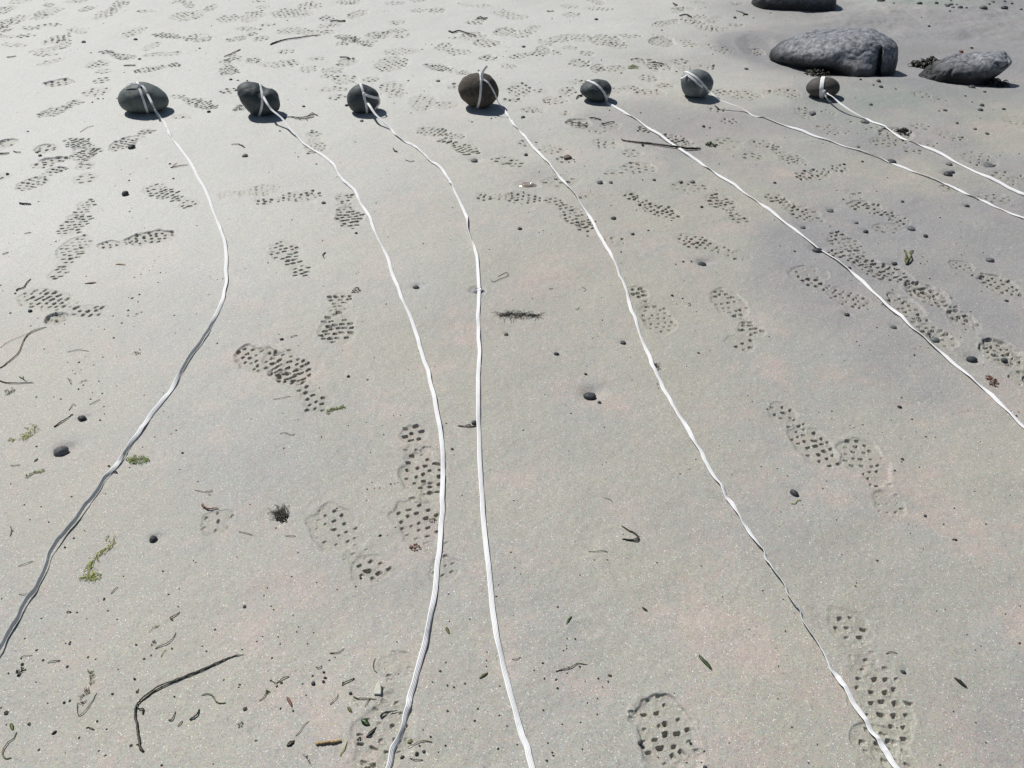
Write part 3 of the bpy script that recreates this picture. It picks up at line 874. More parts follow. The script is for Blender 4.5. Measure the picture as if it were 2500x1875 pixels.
STONES = []
SD = [
 ((0,0),[(1050,890),(1065,850),(1110,800),(1180,765),(1260,748),(1340,765),(1410,810),(1455,860),(1473,900),(1460,945),(1400,975),(1300,990),(1200,990),(1120,985),(1070,950)],
  'slate', .78, 'largest smooth blue-grey egg-shaped stone, leftmost of the seven tied stones', .004),
 ((1,0),[(-121,790),(-105,750),(-60,735),(20,745),(90,765),(150,770),(200,810),(232,870),(225,920),(205,960),(150,985),(60,995),(-10,1000),(-60,970),(-100,890),(-118,840)],
  'slate2', .75, 'blocky charcoal stone with a saddle on top, second from left of the tied stones', .008),
 ((1,0),[(797,870),(810,810),(850,765),(920,735),(990,750),(1040,785),(1070,835),(1073,880),(1050,930),(1010,960),(940,970),(870,965),(820,935)],
  'slate2', .85, 'smooth round charcoal stone with a looped strap end, third from left', .003),
 ((1,0),[(1747,800),(1770,740),(1830,695),(1920,672),(2000,685),(2060,740),(2085,810),(2080,860),(2040,910),(1990,940),(1920,950),(1850,935),(1790,895),(1755,850)],
  'brown', .85, 'rough brown round stone with an upright strap end, middle of the seven', .006),
 ((2,0),[(577,790),(600,755),(680,715),(750,712),(830,740),(860,775),(845,820),(815,860),(780,885),(700,885),(650,870),(615,840),(585,815)],
  'slate2', .8, 'wedge-shaped dark stone, fifth from left of the tied stones', .005),
 ((2,0),[(1435,690),(1450,670),(1500,640),(1560,632),(1630,640),(1690,680),(1720,720),(1715,780),(1690,820),(1620,850),(1540,855),(1480,830),(1455,790),(1437,730)],
  'vein', .85, 'grey stone with pale veins, crossed by a doubled strap, sixth from left', .004),
 ((3,0),[(312,775),(330,740),(380,700),(440,688),(500,688),(560,715),(595,765),(590,800),(540,840),(480,855),(400,850),(345,825),(320,800)],
  'moss', .8, 'small mottled brown oval stone belted by a strap, rightmost of the seven', .003),
]


def saddle(p):
    d = math.exp(-((p[0] - .035) / .022) ** 2) * max(0, p[2]) / .07
    return [p[0], p[1], p[2] - .014 * d]


for k, (tl, pts, mt, dr, lab, amp) in enumerate(SD):
    o, bvh, cen = traced_stone("tied_stone", pts, tl, M[mt], dr, k + 1, amp=amp, extra=saddle if k == 1 else None)
    tag(o, lab, "stone", "stones tied with white straps")
    STONES.append((o, bvh, cen))

# ------------------------------------------------------------------ boulders
def loft_rock(tile, b0, b1, top, depth, label, seed, amp, extra=None, back=.5, crack=1.2, shift=0.0, NU=190, NV=96):
    """rock standing on the line b0-b1 (its near foot); top = (x, height) along that line, zoomed pixels"""
    A, B = gt(*tile, *b0), gt(*tile, *b1)
    ax = (B - A).normalized()
    L = (B - A).length
    nrm = Vector((-ax.y, ax.x, 0))
    if nrm.y < 0:
        nrm = -nrm
    mid = (A + B) / 2
    us, hs = [], []
    for (x, h) in top:
        u = (x - b0[0]) / (b1[0] - b0[0])
        yb = b0[1] + (b1[1] - b0[1]) * u
        us.append(u)
        hs.append(zsize(*tile, x, yb, h))
    hmax = max(hs)
    out, fs = [], []
    u0, u1 = us[0], us[-1]
    for i in range(NU + 1):
        q = i / NU
        q = .5 - .5 * math.cos(PI * q)
        u = u0 + (u1 - u0) * q
        h = float(np.interp(u, us, hs))
        h = .5 * h + .25 * float(np.interp(u - .02, us, hs)) + .25 * float(np.interp(u + .02, us, hs))
        bw = depth * (max(0, 1 - abs(2 * q - 1) ** 2.6)) ** .5
        for j in range(NV + 1):
            v = PI * (j / NV)
            cv, sv = math.cos(v), math.sin(v)
            yy = (-bw if cv > 0 else bw * back * 2) * abs(cv) ** .72
            zz = h * sv ** .62
            p = [(u - .5) * L, yy, zz]
            if extra:
                p = extra(p, u, h)
            k = noise3(p, 3.5, seed) * amp + noise3(p, 13, seed + 4) * amp * .22 + noise3(p, 38, seed + 8) * amp * .09 - max(0, .16 - abs(noise3(p, 5.5, seed + 2))) * amp * crack
            f = min(1, sv * 3 + .35) * min(1, (bw / depth) * 1.6 + .1)
            p = [p[0] * (1 + k * .6 * f), p[1] - k * f * (1 if cv > 0 else -1) * abs(cv), p[2] + k * f * sv]
            out.append(p)
        if i:
            for j in range(NV):
                a = (i - 1) * (NV + 1) + j
                fs.append((a, a + 1, a + NV + 2, a + NV + 1))
    n0 = len(out)
    # skirt carried down into the sand
    for i in range(NU + 1):
        for j in (0, NV):
            p = out[i * (NV + 1) + j]
            out.append([p[0], p[1], -.14])
    for i in range(NU):
        a, b = i * (NV + 1), (i + 1) * (NV + 1)
        c, d = n0 + 2 * i, n0 + 2 * (i + 1)
        fs.append((a, b, d, c))
        fs.append((a + NV, c + 1, d + 1, b + NV))
        fs.append((c, d, d + 1, c + 1))
    loc = mid + nrm * depth * .80 + Vector((shift, 0, 0))
    W = [loc + ax * p[0] + nrm * p[1] + Vector((0, 0, p[2])) for p in out]
    loc.z = 0
    g = float(base_h(mid.x, mid.y))
    o = link_mesh("boulder", [w_ - loc for w_ in W], fs, M['rock'])
    o.location = (loc.x, loc.y, g - .028)
    bm = bmesh.new(); bm.from_mesh(o.data)
    bmesh.ops.recalc_face_normals(bm, faces=bm.faces)
    bm.to_mesh(o.data); bm.free()
    tag(o, label, "boulder", "boulders at the top right")
    return o


def big_extra(p, u, h):
    x, y, z = p
    t = z / max(h, .01)
    if y < 0:
        # undercut foot, a sloping shelf, and the open cleft at the right end
        y += .045 * math.exp(-((t - .16) / .16) ** 2) * (1 if u < .62 else math.exp(-((u - .62) / .09) ** 2))
        y -= .050 * math.exp(-((u - .83) / .13) ** 2) * max(0, 1 - max(0, t - .42) / .14) if t < .56 else 0
        w_ = math.exp(-((u - (.945 - .07 * t)) / .016) ** 2) * (1 if t < .75 else max(0, 1 - (t - .75) / .15))
        y += .10 * w_
    return [x, y, z]


def lean_extra(p, u, h):
    x, y, z = p
    t = max(0, z) / .14
    x += .085 * min(1.1, t) ** 1.3 * max(0, (u - .35) / .65) ** 1.2
    z -= .03 * max(0, u - 1.0) * t
    y += .02 * math.exp(-((t - .3) / .2) ** 2) * (y < 0)
    return [x, y, z]


loft_rock((3, 0), (5, 515), (1085, 688), [(5, 70), (25, 120), (60, 152), (150, 205), (280, 258), (450, 305), (650, 345), (820, 362), (900, 356), (980, 334), (1040, 302), (1075, 262), (1098, 195), (1106, 60), (1108, 0)],
          .25, 'large rounded grey boulder at upper right', 31, .022, big_extra, shift=-.048)
loft_rock((3, 0), (1335, 690), (1850, 728), [(1333, 10), (1345, 35), (1450, 115), (1600, 210), (1720, 255), (1790, 285), (1850, 285), (1900, 240), (1925, 150), (1932, 30), (1934, 0)],
          .15, 'smaller dark boulder leaning up to the right', 32, .026, lean_extra, crack=3.5)
loft_rock((3, 0), (-150, 45), (560, 95), [(-155, 0), (-140, 90), (-80, 170), (60, 260), (250, 310), (420, 290), (540, 200), (585, 100), (592, 0)],
          .22, 'dark wet rock cut off by the top edge of the photo', 33, .035)


# ------------------------------------------------------------------ straps
SW, STK = .0114, .0011


def catmull(P, n=6):
    out = []
    Q = [P[0]] + list(P) + [P[-1]]
    for i in range(1, len(Q) - 2):
        p0, p1, p2, p3 = Q[i - 1], Q[i], Q[i + 1], Q[i + 2]
        for k in range(n):
            t = k / n
            out.append(tuple(.5 * (2 * b + (c - a) * t + (2 * a - 5 * b + 4 * c - d) * t * t + (3 * b - a - 3 * c + d) * t ** 3)
                             for a, b, c, d in zip(p0, p1, p2, p3)))
    out.append(tuple(P[-1]))
    return out


def ribbon(name, rows, parent, width=SW, closed=False):
    """rows: (point, unit vector across the band, unit normal)"""
    vs, fs, uv = [], [], []
    NA = 7
    s = 0
    for i, (p, e, n_) in enumerate(rows):
        if i:
            s += (p - rows[i - 1][0]).length
        for side in (1, -1):
            for k in range(NA):
                a = (k / (NA - 1) - .5) * (1 if side > 0 else -1)
                edge = 1 - (abs(a) * 2) ** 4 * .7
                vs.append(p + e * (a * width) + n_ * (side * STK / 2 * edge + .0006 * (1 - (2 * a) ** 2) * .6))
                uv.append((a + .5, s))
    R = 2 * NA
    n = len(rows)
    for i in range(n if closed else n - 1):
        for k in range(R):
            a, b = i * R + k, i * R + (k + 1) % R
            j = (i + 1) % n
            c, d = j * R + (k + 1) % R, j * R + k
            fs.append((a, b, c, d))
    if not closed:
        fs.append(tuple(range(R)))
        fs.append(tuple((n - 1) * R + k for k in reversed(range(R))))
    return link_mesh(name, vs, fs, M['strap'], parent, uvs=uv)


def frames(P, rolls, up=None):
    rows = []
    n = len(P)
    for i in range(n):
        t = (P[min(i + 1, n - 1)] - P[max(i - 1, 0)]).normalized()
        u = up[i] if up else Vector((0, 0, 1))
        s = t.cross(u)
        s = s * -1
        if s.length < 1e-4:
            s = Vector((1, 0, 0))
        s.normalize()
        nn = t.cross(s)
        if nn.dot(u) < 0:
            nn = -nn
        r = rolls[i]
        e = s * math.cos(r) + nn * math.sin(r)
        m = nn * math.cos(r) - s * math.sin(r)
        rows.append((P[i], e, m))
    return rows


def on_stone(k, c, r, zx, zy, off=.0012):
    px = src(c, r, zx, zy)
    d = ray(*px).normalized()
    hit = STONES[k][1].ray_cast(Vector((0, 0, CH)), d)
    if hit[0] is None:
        # nearest surface point to the ray near the stone
        cen = STONES[k][2]
        o = Vector((0, 0, CH))
        q = o + d * (cen - o).dot(d)
        nr_ = STONES[k][1].find_nearest(q)
        return nr_[0] + nr_[1] * off, nr_[1]
    n_ = hit[1]
    if n_.dot(d) > 0:
        n_ = -n_
    return hit[0] + n_ * off, n_


def full_loop(k, A, B, parent, off=.0014, name="loop", width=SW):
    """a closed band round the stone in the plane through its middle and two seen points"""
    cen = STONES[k][2].copy()
    a = (A - cen).normalized()
    b = (B - cen)
    b = (b - a * b.dot(a)).normalized()
    rows = []
    n = 72
    pts = []
    for i in range(n):
        t = 2 * PI * i / n
        d = a * math.cos(t) + b * math.sin(t)
        h = STONES[k][1].ray_cast(cen + d * .6, -d)
        if h[0] is None:
            continue
        nn = h[1] if h[1].dot(d) > 0 else -h[1]
        pts.append((h[0] + nn * off, nn))
    ax = a.cross(b).normalized()
    for i, (p, nn) in enumerate(pts):
        m = sum((pts[(i + q) % len(pts)][1] for q in (-2, -1, 0, 1, 2)), Vector()).normalized()
        e = (ax - m * ax.dot(m)).normalized()
        rows.append((p, e, m))
    return ribbon(name, rows, parent, width, closed=True)


def knot(p, nrm, parent, size=.0085):
    """a small overhand knot: a tight wrapped lump of band"""
    vs, fs = sph(28, 18)
    out = []
    z = nrm.normalized()
    x = z.orthogonal().normalized()
    y = z.cross(x)
    for (a, b, c) in vs:
        k = 1 + .22 * math.sin(3 * math.atan2(b, a) + 5 * c) + .10 * math.sin(9 * c + 2 * a)
        q = Vector((a * size * 1.15 * k, b * size * .85 * k, c * size * .75 * k))
        out.append(p + x * q.x + y * q.y + z * (q.z + size * .4))
    return link_mesh("knot", out, fs, M['strap'], parent, uvs=[(v[0] * .5, v[2] * .02) for v in vs])


def p_far(y):
    return .25 + .75 * min(1, max(0, (y - 1.3) / 1.5))


def strand(k, parent, stone_pts, air_pts, gpts, rolls, name="strand"):
    """stone_pts: pixels on the stone; air_pts: pixels with a height; gpts: pixels on the sand; rolls: {index along gpts fraction: degrees}"""
    raw = []                               # x, y, z, roll, kind
    P, U, G = [], [], []
    for q in stone_pts:
        p, n_ = on_stone(k, *q)
        P.append(p); U.append(n_); G.append(0)
    for (c, r, zx, zy, z) in air_pts:
        p = gt(c, r, zx, zy, z)
        P.append(p); U.append(Vector((0, 0, 1))); G.append(.5)
    for (c, r, zx, zy) in gpts:
        p = gt(c, r, zx, zy)
        P.append(p); U.append(Vector((0, 0, 1))); G.append(1)
    dat = [(p.x, p.y, p.z, u.x, u.y, u.z, g) for p, u, g in zip(P, U, G)]
    sm = catmull(dat, 10)
    n = len(sm)
    keys = sorted(rolls.items())
    kx = [a for a, _ in keys]; kv = [math.radians(b) for _, b in keys]
    ng0 = len(stone_pts) + len(air_pts)
    pts, ups, rl = [], [], []
    for i, v in enumerate(sm):
        idx_ = i / 10 - ng0                # index along the ground points
        g = min(1, max(0, v[6]))
        r = float(np.interp(idx_, kx, kv)) * (g if idx_ < 0 else 1)
        wob = (.16 * math.sin(i * .19 + k) + .12 * math.sin(i * .071 + 2 * k) + 1.3 * float(vnoise(np.array(i * .10), np.array(k * 5.0), 3)) * (p_far(v[1]))) * g * (.3 if abs(r) > .6 else 1)
        r += wob
        p = Vector(v[:3])
        u = Vector(v[3:6]).normalized()
        if g > .75:
            hz = Hmax(p.x, p.y)
            hh_ = float(vnoise(np.array(i * .12), np.array(k * 7.1), 5) + .5)
            lift = .0014 + abs(math.sin(r)) * SW * .48 + .0075 * max(0, hh_ - .42) * (1 if idx_ > 1 else 0)
            lat = float(vnoise(np.array(i * .13 + 9), np.array(k * 3.3), 8)) * .0050
            p.x += lat
            p.z = p.z * 0 + (hz + lift if g >= .999 else max(p.z, hz + lift))
        elif g > 0.01 and len(air_pts) == 0:
            p.z = max(p.z, Hmax(p.x, p.y) + .002)
        pts.append(p); ups.append(u); rl.append(r)
    # settle the height so the band bridges the prints instead of dipping in each lug
    z = np.array([p.z for p in pts])
    st = len(stone_pts) * 10 + 2
    for _ in range(3):
        zz = z.copy()
        zz[1:-1] = np.maximum(z[1:-1], (z[:-2] + z[2:]) / 2 - .0001)
        z[st:] = zz[st:]
    ker = np.convolve(np.pad(z, 4, mode='edge'), np.ones(9) / 9, 'valid')
    for i in range(st, n):
        pts[i].z = max(ker[i], z[i]) if i > st + 8 else z[i]
    return ribbon(name, frames(pts, rl, ups), parent)


def T_(c, r, L):
    return [(c, r, x, y) for x, y in L]


S = []
lab = ["leftmost white strap, bowing right and then running grey and twisted to the left edge",
       "second white strap from the left, curving down to the bottom edge with its ribs showing",
       "third white strap from the left, nearly straight down the middle of the photo",
       "fourth white strap, tied to the brown stone and twisting thin before the bottom edge",
       "fifth white strap, running under the long dark twig to the right edge",
       "sixth white strap, hanging off the veined stone with its shadow below",
       "rightmost white strap, tied to the small mottled stone"]
tops = [(0,0,1200,745),(1,0,45,765),(1,0,928,812),(1,0,1948,688),(2,0,715,725),(2,0,1515,650),(3,0,480,785)]
for k in range(7):
    p, n_ = on_stone(k, *tops[k])
    g = Hf(p.x, p.y)
    S.append((empty("white_strap", (p.x, p.y, g), lab[k], "strap", "white straps tied to the stones"), p, n_))


def rel(e, ob):
    """children are built in world space; take the empty's place out of the mesh"""
    for ch in ob:
        ch.data.transform(Matrix.Translation(-e.location))


for k in range(7):
    e, p, n_ = S[k]
    parts = []
    if k == 0:
        A, _ = on_stone(k, 0,0,1205,770); B, _ = on_stone(k, 0,0,1272,965)
        parts.append(full_loop(k, A, B, e))
        parts.append(knot(p, n_, e))
        parts.append(strand(k, e, T_(0,0,[(1200,745),(1225,742),(1250,770),(1275,820)]), [(0,0,1310,890,.075),(0,0,1335,945,.045),(0,0,1372,1005,.018)],
            T_(0,0,[(1408,1055),(1440,1120),(1475,1185),(1530,1255),(1600,1345),(1660,1440),(1710,1530),(1770,1640)])+
            T_(0,1,[(1822,110),(1870,240),(1915,360),(1943,460),(1955,560),(1955,680),(1948,800),(1930,900),(1895,1000),(1860,1080),(1825,1160),(1775,1260),(1720,1340),(1650,1430),(1585,1540)])+
            T_(0,2,[(1520,0),(1460,80),(1400,160),(1320,270),(1240,370),(1160,480),(1090,590),(1020,680),(940,780),(870,880),(810,980),(740,1060),(680,1150),(600,1250),(520,1340),(455,1440),(410,1550),(370,1650)])+
            T_(0,3,[(325,110),(250,200),(195,300),(135,410),(80,510),(30,610),(-10,700),(-90,860),(-250,1100),(-420,1400)]),
            {0:10,1:60,2:-30,3:20,5:0,14:-5,17:-20,18:-66,19:-80,20:-70,21:-82,22:-74,23:-30,24:0,27:-15,28:-40,29:-78,30:-25,31:-55,32:-78,34:-70,36:-84,38:-68,40:-82,42:-72,44:-84,50:-74}))
        # loose end standing up and curling to the left
        q = [p + Vector((0, 0, .004))] + [gt(0,0,x,y,z) for x,y,z in ((1180,735,0),(1110,715,0),(1082,760,0),(1078,830,0))]
        d0 = p.y - .005
        q = [p + n_ * .006] + [Vector((ray(*src(0,0,x,y)).x / ray(*src(0,0,x,y)).y * d0, d0, CH + ray(*src(0,0,x,y)).z / ray(*src(0,0,x,y)).y * d0)) for x, y in ((1165,722),(1115,715),(1085,745),(1080,800),(1070,835))]
        sm = [Vector(v) for v in catmull([tuple(v) for v in q], 8)]
        parts.append(ribbon("loose_end", frames(sm, [.5 + i * .02 for i in range(len(sm))], [Vector((0, -.9, .3))] * len(sm)), e, .010))
    elif k == 1:
        A, _ = on_stone(k, 1,0,45,770); B, _ = on_stone(k, 1,0,38,965)
        parts.append(full_loop(k, A, B, e))
        parts.append(strand(k, e, T_(1,0,[(40,760),(50,790),(65,835)]), [(1,0,95,890,.085),(1,0,135,945,.062),(1,0,185,985,.05),(1,0,225,1020,.038),(1,0,265,1070,.024),(1,0,312,1130,.010)],
            T_(1,0,[(365,1182),(420,1235),(490,1280),(560,1330),(620,1375),(660,1415),(700,1490),(750,1560),(800,1610),(850,1655)])+
            T_(1,1,[(900,90),(950,170),(990,250),(1040,370),(1090,480),(1140,570),(1165,660),(1195,750),(1230,840),(1275,950),(1320,1050),(1360,1160),(1400,1280),(1440,1400),(1475,1530)])+
            T_(1,2,[(1505,0),(1540,130),(1565,270),(1590,400),(1610,550),(1615,700),(1615,850),(1608,1000),(1603,1150),(1590,1300),(1575,1450),(1560,1600)])+
            T_(1,3,[(1547,120),(1520,270),(1490,430),(1460,570),(1420,730),(1380,870),(1340,1010),(1310,1130),(1285,1230),(1240,1370),(1190,1490),(1150,1640),(1110,1800),(1050,2050)]),
            {0:0,4:20,6:55,7:10,9:0,12:40,13:0,30:0,37:-15,39:-40,40:-22,43:-30,45:-42,46:-58,47:-38,49:-42,50:-62,54:-64}))
    elif k == 2:
        A, _ = on_stone(k, 1,0,925,800); B, _ = on_stone(k, 1,0,955,945)
        parts.append(full_loop(k, A, B, e))
        parts.append(knot(p, n_, e, .007))
        parts.append(strand(k, e, T_(1,0,[(928,815),(935,850),(955,875)]), [(1,0,985,920,.06),(1,0,1030,985,.04),(1,0,1080,1030,.026),(1,0,1130,1075,.012)],
            T_(1,0,[(1172,1122),(1212,1167),(1270,1210),(1340,1250),(1400,1290),(1450,1335),(1500,1390),(1560,1430),(1610,1480),(1650,1550),(1690,1600)])+
            T_(1,1,[(1715,0),(1760,80),(1800,170),(1815,240),(1825,320),(1860,420),(1885,500),(1905,580),(1915,700),(1920,850),(1920,1000),(1917,1120),(1920,1250),(1922,1400),(1918,1550)])+
            T_(1,2,[(1915,0),(1918,200),(1925,400),(1925,600),(1932,800),(1950,1000),(1965,1200),(1982,1400),(2003,1600)])+
            T_(1,3,[(2027,180),(2050,400),(2082,580),(2122,750),(2160,900),(2195,1040)])+T_(2,3,[(40,1220),(80,1350),(120,1470),(160,1600),(200,1760),(260,2000)]),
            {0:30,1:-30,3:20,6:0,9:45,10:0,13:0,14:60,15:88,16:80,17:40,18:10,26:0,40:-8}))
        # the loose end leaves the knot, arches right and drops down the stone
        q = [on_stone(k, 1,0,x,y,o_) for x,y,o_ in ((930,815,.004),(965,832,.012),(1005,842,.016),(1035,850,.018),(1045,885,.012),(1030,920,.006),(1022,945,.003))]
        sm = catmull([tuple(a) + tuple(b) for a, b in q], 8)
        parts.append(ribbon("loose_end", frames([Vector(v[:3]) for v in sm], [.25] * len(sm), [Vector(v[3:]).normalized() for v in sm]), e, .011))
    elif k == 3:
        A, _ = on_stone(k, 1,0,1940,690); B, _ = on_stone(k, 1,0,1908,925)
        parts.append(full_loop(k, A, B, e))
        parts.append(knot(p, n_, e, .007))
        parts.append(strand(k, e, T_(1,0,[(1955,685),(2000,715),(2040,775),(2065,830)]), [(1,0,2088,880,.035),(1,0,2110,918,.012)],
            T_(1,0,[(2145,970),(2180,1030)])+
            T_(2,0,[(0,1070),(60,1130),(110,1200),(170,1270),(240,1340),(310,1410),(370,1480),(430,1550),(480,1600)])+
            T_(2,1,[(530,0),(580,80),(640,160),(690,240),(740,330),(790,420),(840,510),(880,600),(920,700),(965,790),(990,880),(1015,970),(1050,1070),(1080,1160),(1120,1270),(1170,1390),(1210,1490),(1255,1590)])+
            T_(2,2,[(1290,0),(1340,90),(1400,190),(1460,290),(1520,390),(1580,500),(1640,600),(1695,700),(1750,790),(1800,870),(1840,950),(1900,1020),(1950,1110),(1990,1190),(2050,1270),(2110,1370),(2170,1460)])+
            T_(3,2,[(0,1540),(40,1600)])+T_(3,3,[(70,0),(130,100),(160,170),(210,250),(270,330),(300,410),(350,490),(400,570),(450,650),(510,740),(550,830),(600,900),(650,970),(700,1050),(760,1140),(830,1240),(900,1340),(960,1420),(1020,1510),(1080,1600),(1150,1720),(1250,1900)]),
            {0:50,1:-20,2:60,3:-20,5:40,6:0,10:0,30:-5,38:-10,39:-42,40:-10,42:-35,43:-20,46:-38,48:-52,50:-56,53:-58,55:-48,57:-40,59:-10,60:-28,61:-5,70:-5}))
        dd = p.y
        q = [p + n_ * .004]
        for x, y in ((1945,650),(1955,620),(1972,592),(1992,568)):
            rr = ray(*src(1,0,x,y))
            q.append(Vector((rr.x / rr.y * dd, dd, CH + rr.z / rr.y * dd)))
        sm = [Vector(v) for v in catmull([tuple(v) for v in q], 6)]
        parts.append(ribbon("loose_end", frames(sm, [.2 - .02 * i for i in range(len(sm))], [Vector((0, -1, .1))] * len(sm)), e, .0115))
    elif k == 4:
        A, _ = on_stone(k, 2,0,745,745); B, _ = on_stone(k, 2,0,805,865)
        parts.append(full_loop(k, A, B, e))
        kp, kn = on_stone(k, 2,0,812,850)
        parts.append(knot(kp, kn, e, .007))
        parts.append(strand(k, e, T_(2,0,[(810,845),(815,868)]), [(2,0,828,893,.008)],
            T_(2,0,[(870,922),(950,970),(1040,1020),(1120,1070),(1200,1130),(1290,1190),(1370,1250),(1440,1300),(1520,1350),(1620,1410),(1700,1460),(1800,1530),(1900,1590)])+
            T_(2,1,[(2000,0),(2100,75)])+T_(3,1,[(0,150),(120,240),(230,320),(350,410),(450,480),(560,570),(680,660),(790,750),(900,850),(1010,950),(1120,1050),(1220,1150),(1330,1250),(1440,1350),(1560,1450),(1680,1545)])+
            T_(3,2,[(1810,0),(1930,110),(2060,230),(2180,350),(2260,430),(2400,560),(2700,860)]),
            {0:40,1:30,2:-20,3:0,7:0,8:50,9:40,10:0,20:0,26:-12,40:0}))
        q = [kp + kn * .004, kp + Vector((.004, -.008, .012)), kp + Vector((.006, -.010, .026)), kp + Vector((.004, -.009, .038))]
        sm = [Vector(v) for v in catmull([tuple(v) for v in q], 6)]
        parts.append(ribbon("loose_end", frames(sm, [.1] * len(sm), [Vector((.2, -1, .1)).normalized()] * len(sm)), e, .010))
    elif k == 5:
        A, _ = on_stone(k, 2,0,1560,650); B, _ = on_stone(k, 2,0,1675,760)
        parts.append(full_loop(k, A, B, e))
        parts.append(strand(k, e, T_(2,0,[(1508,646),(1535,665),(1570,690),(1600,718),(1635,745),(1680,772)]), [(2,0,1740,822,.060),(2,0,1790,860,.046),(2,0,1860,888,.037),(2,0,1940,915,.028),(2,0,2010,950,.016),(2,0,2080,997,.006)],
            T_(3,0,[(-40,1022),(0,1037),(130,1085),(270,1135),(400,1185),(530,1225),(660,1275),(800,1315),(940,1365),(1060,1412),(1180,1460),(1320,1515),(1470,1570),(1580,1610)])+
            T_(3,1,[(1680,0),(1780,45),(1880,90),(1990,140),(2100,185),(2206,228),(2320,280),(2600,400)]),
            {0:0,3:0,5:25,7:-10,9:20,11:0,20:0}))
        q = [on_stone(k, 2,0,x,y,o_) for x,y,o_ in ((1512,648,.004),(1490,668,.008),(1465,678,.008),(1443,690,.004),(1438,720,.003),(1448,760,.003))]
        sm = catmull([tuple(a) + tuple(b) for a, b in q], 8)
        parts.append(ribbon("loose_end", frames([Vector(v[:3]) for v in sm], [.3] * len(sm), [Vector(v[3:]).normalized() for v in sm]), e, .009))
    else:
        A, _ = on_stone(k, 3,0,468,700); B, _ = on_stone(k, 3,0,462,835)
        parts.append(full_loop(k, A, B, e, width=.020))
        parts.append(knot(p, n_, e, .007))
        parts.append(strand(k, e, T_(3,0,[(480,785),(500,800)]), [(3,0,560,835,.050),(3,0,620,888,.038),(3,0,700,945,.024),(3,0,800,1002,.008)],
            T_(3,0,[(860,1032),(920,1065),(1040,1120),(1140,1180),(1260,1240),(1400,1300),(1530,1365),(1660,1430),(1800,1500),(1930,1560),(2060,1620)])+
            T_(3,1,[(2140,0),(2206,30),(2300,75),(2500,170)]),
            {0:0,6:0,9:45,13:50}))
        q = [on_stone(k, 3,0,482,795,.004)[0], gt(3,0,500,835,.030), gt(3,0,520,865,.012), gt(3,0,545,880,.004)]
        sm = [Vector(v) for v in catmull([tuple(v) for v in q], 6)]
        parts.append(ribbon("loose_end", frames(sm, [.9] * len(sm), None), e, .009))
    rel(e, parts)


# ------------------------------------------------------------------ pebbles
def pebble_mesh(seed, res=(20, 13), amp=.16):
    vs, fs = sph(*res)
    rr = random.Random(seed)
    k1 = Vector((rr.uniform(-1, 1), rr.uniform(-1, 1), rr.uniform(-1, 1))).normalized()
    out = []
    for v in vs:
        p = Vector(v)
        f = 1 + amp * noise3(v, 1.1, seed) + amp * .3 * noise3(v, 3.2, seed + 3)
        d = p.dot(k1)
        if d > .55:
            f *= 1 - .35 * (d - .55)
        out.append(p * f)
    return out, fs


GP = "loose pebbles scattered on the sand"
for i, (c, r, zx, zy, wz, hr, rot, mt, scour, lab_) in enumerate(PEB):
    p = gt(c, r, zx, zy)
    a = zsize(c, r, zx, zy, wz) / 2
    dep = math.atan2(CH, p.y)
    app = a * hr                                  # half height as seen
    rr = random.Random(i)
    rz = a * min(.85, .34 + .52 * hr)
    ry = math.sqrt(max(app * app - (rz * math.cos(dep)) ** 2 * .55, (a * .45) ** 2)) / max(math.sin(dep), .35)
    ry = min(ry, a * 1.1)
    vs, fs = pebble_mesh(i * 3 + 1)
    mt_ = M[mt]
    out = [(v[0] * a, v[1] * ry, v[2] * rz) for v in vs]
    o = link_mesh("pebble", out, fs, mt_)
    z = Hf(p.x, p.y)
    o.location = (p.x, p.y, z + rz * .45)
    o.rotation_euler = (rr.uniform(-.1, .1), rr.uniform(-.1, .1), -rot)
    if lab_:
        tag(o, lab_, "pebble", GP)
    else:
        tag(o, "small plain dark or grey pebble no bigger than a fingertip on the sand", "pebble", GP)

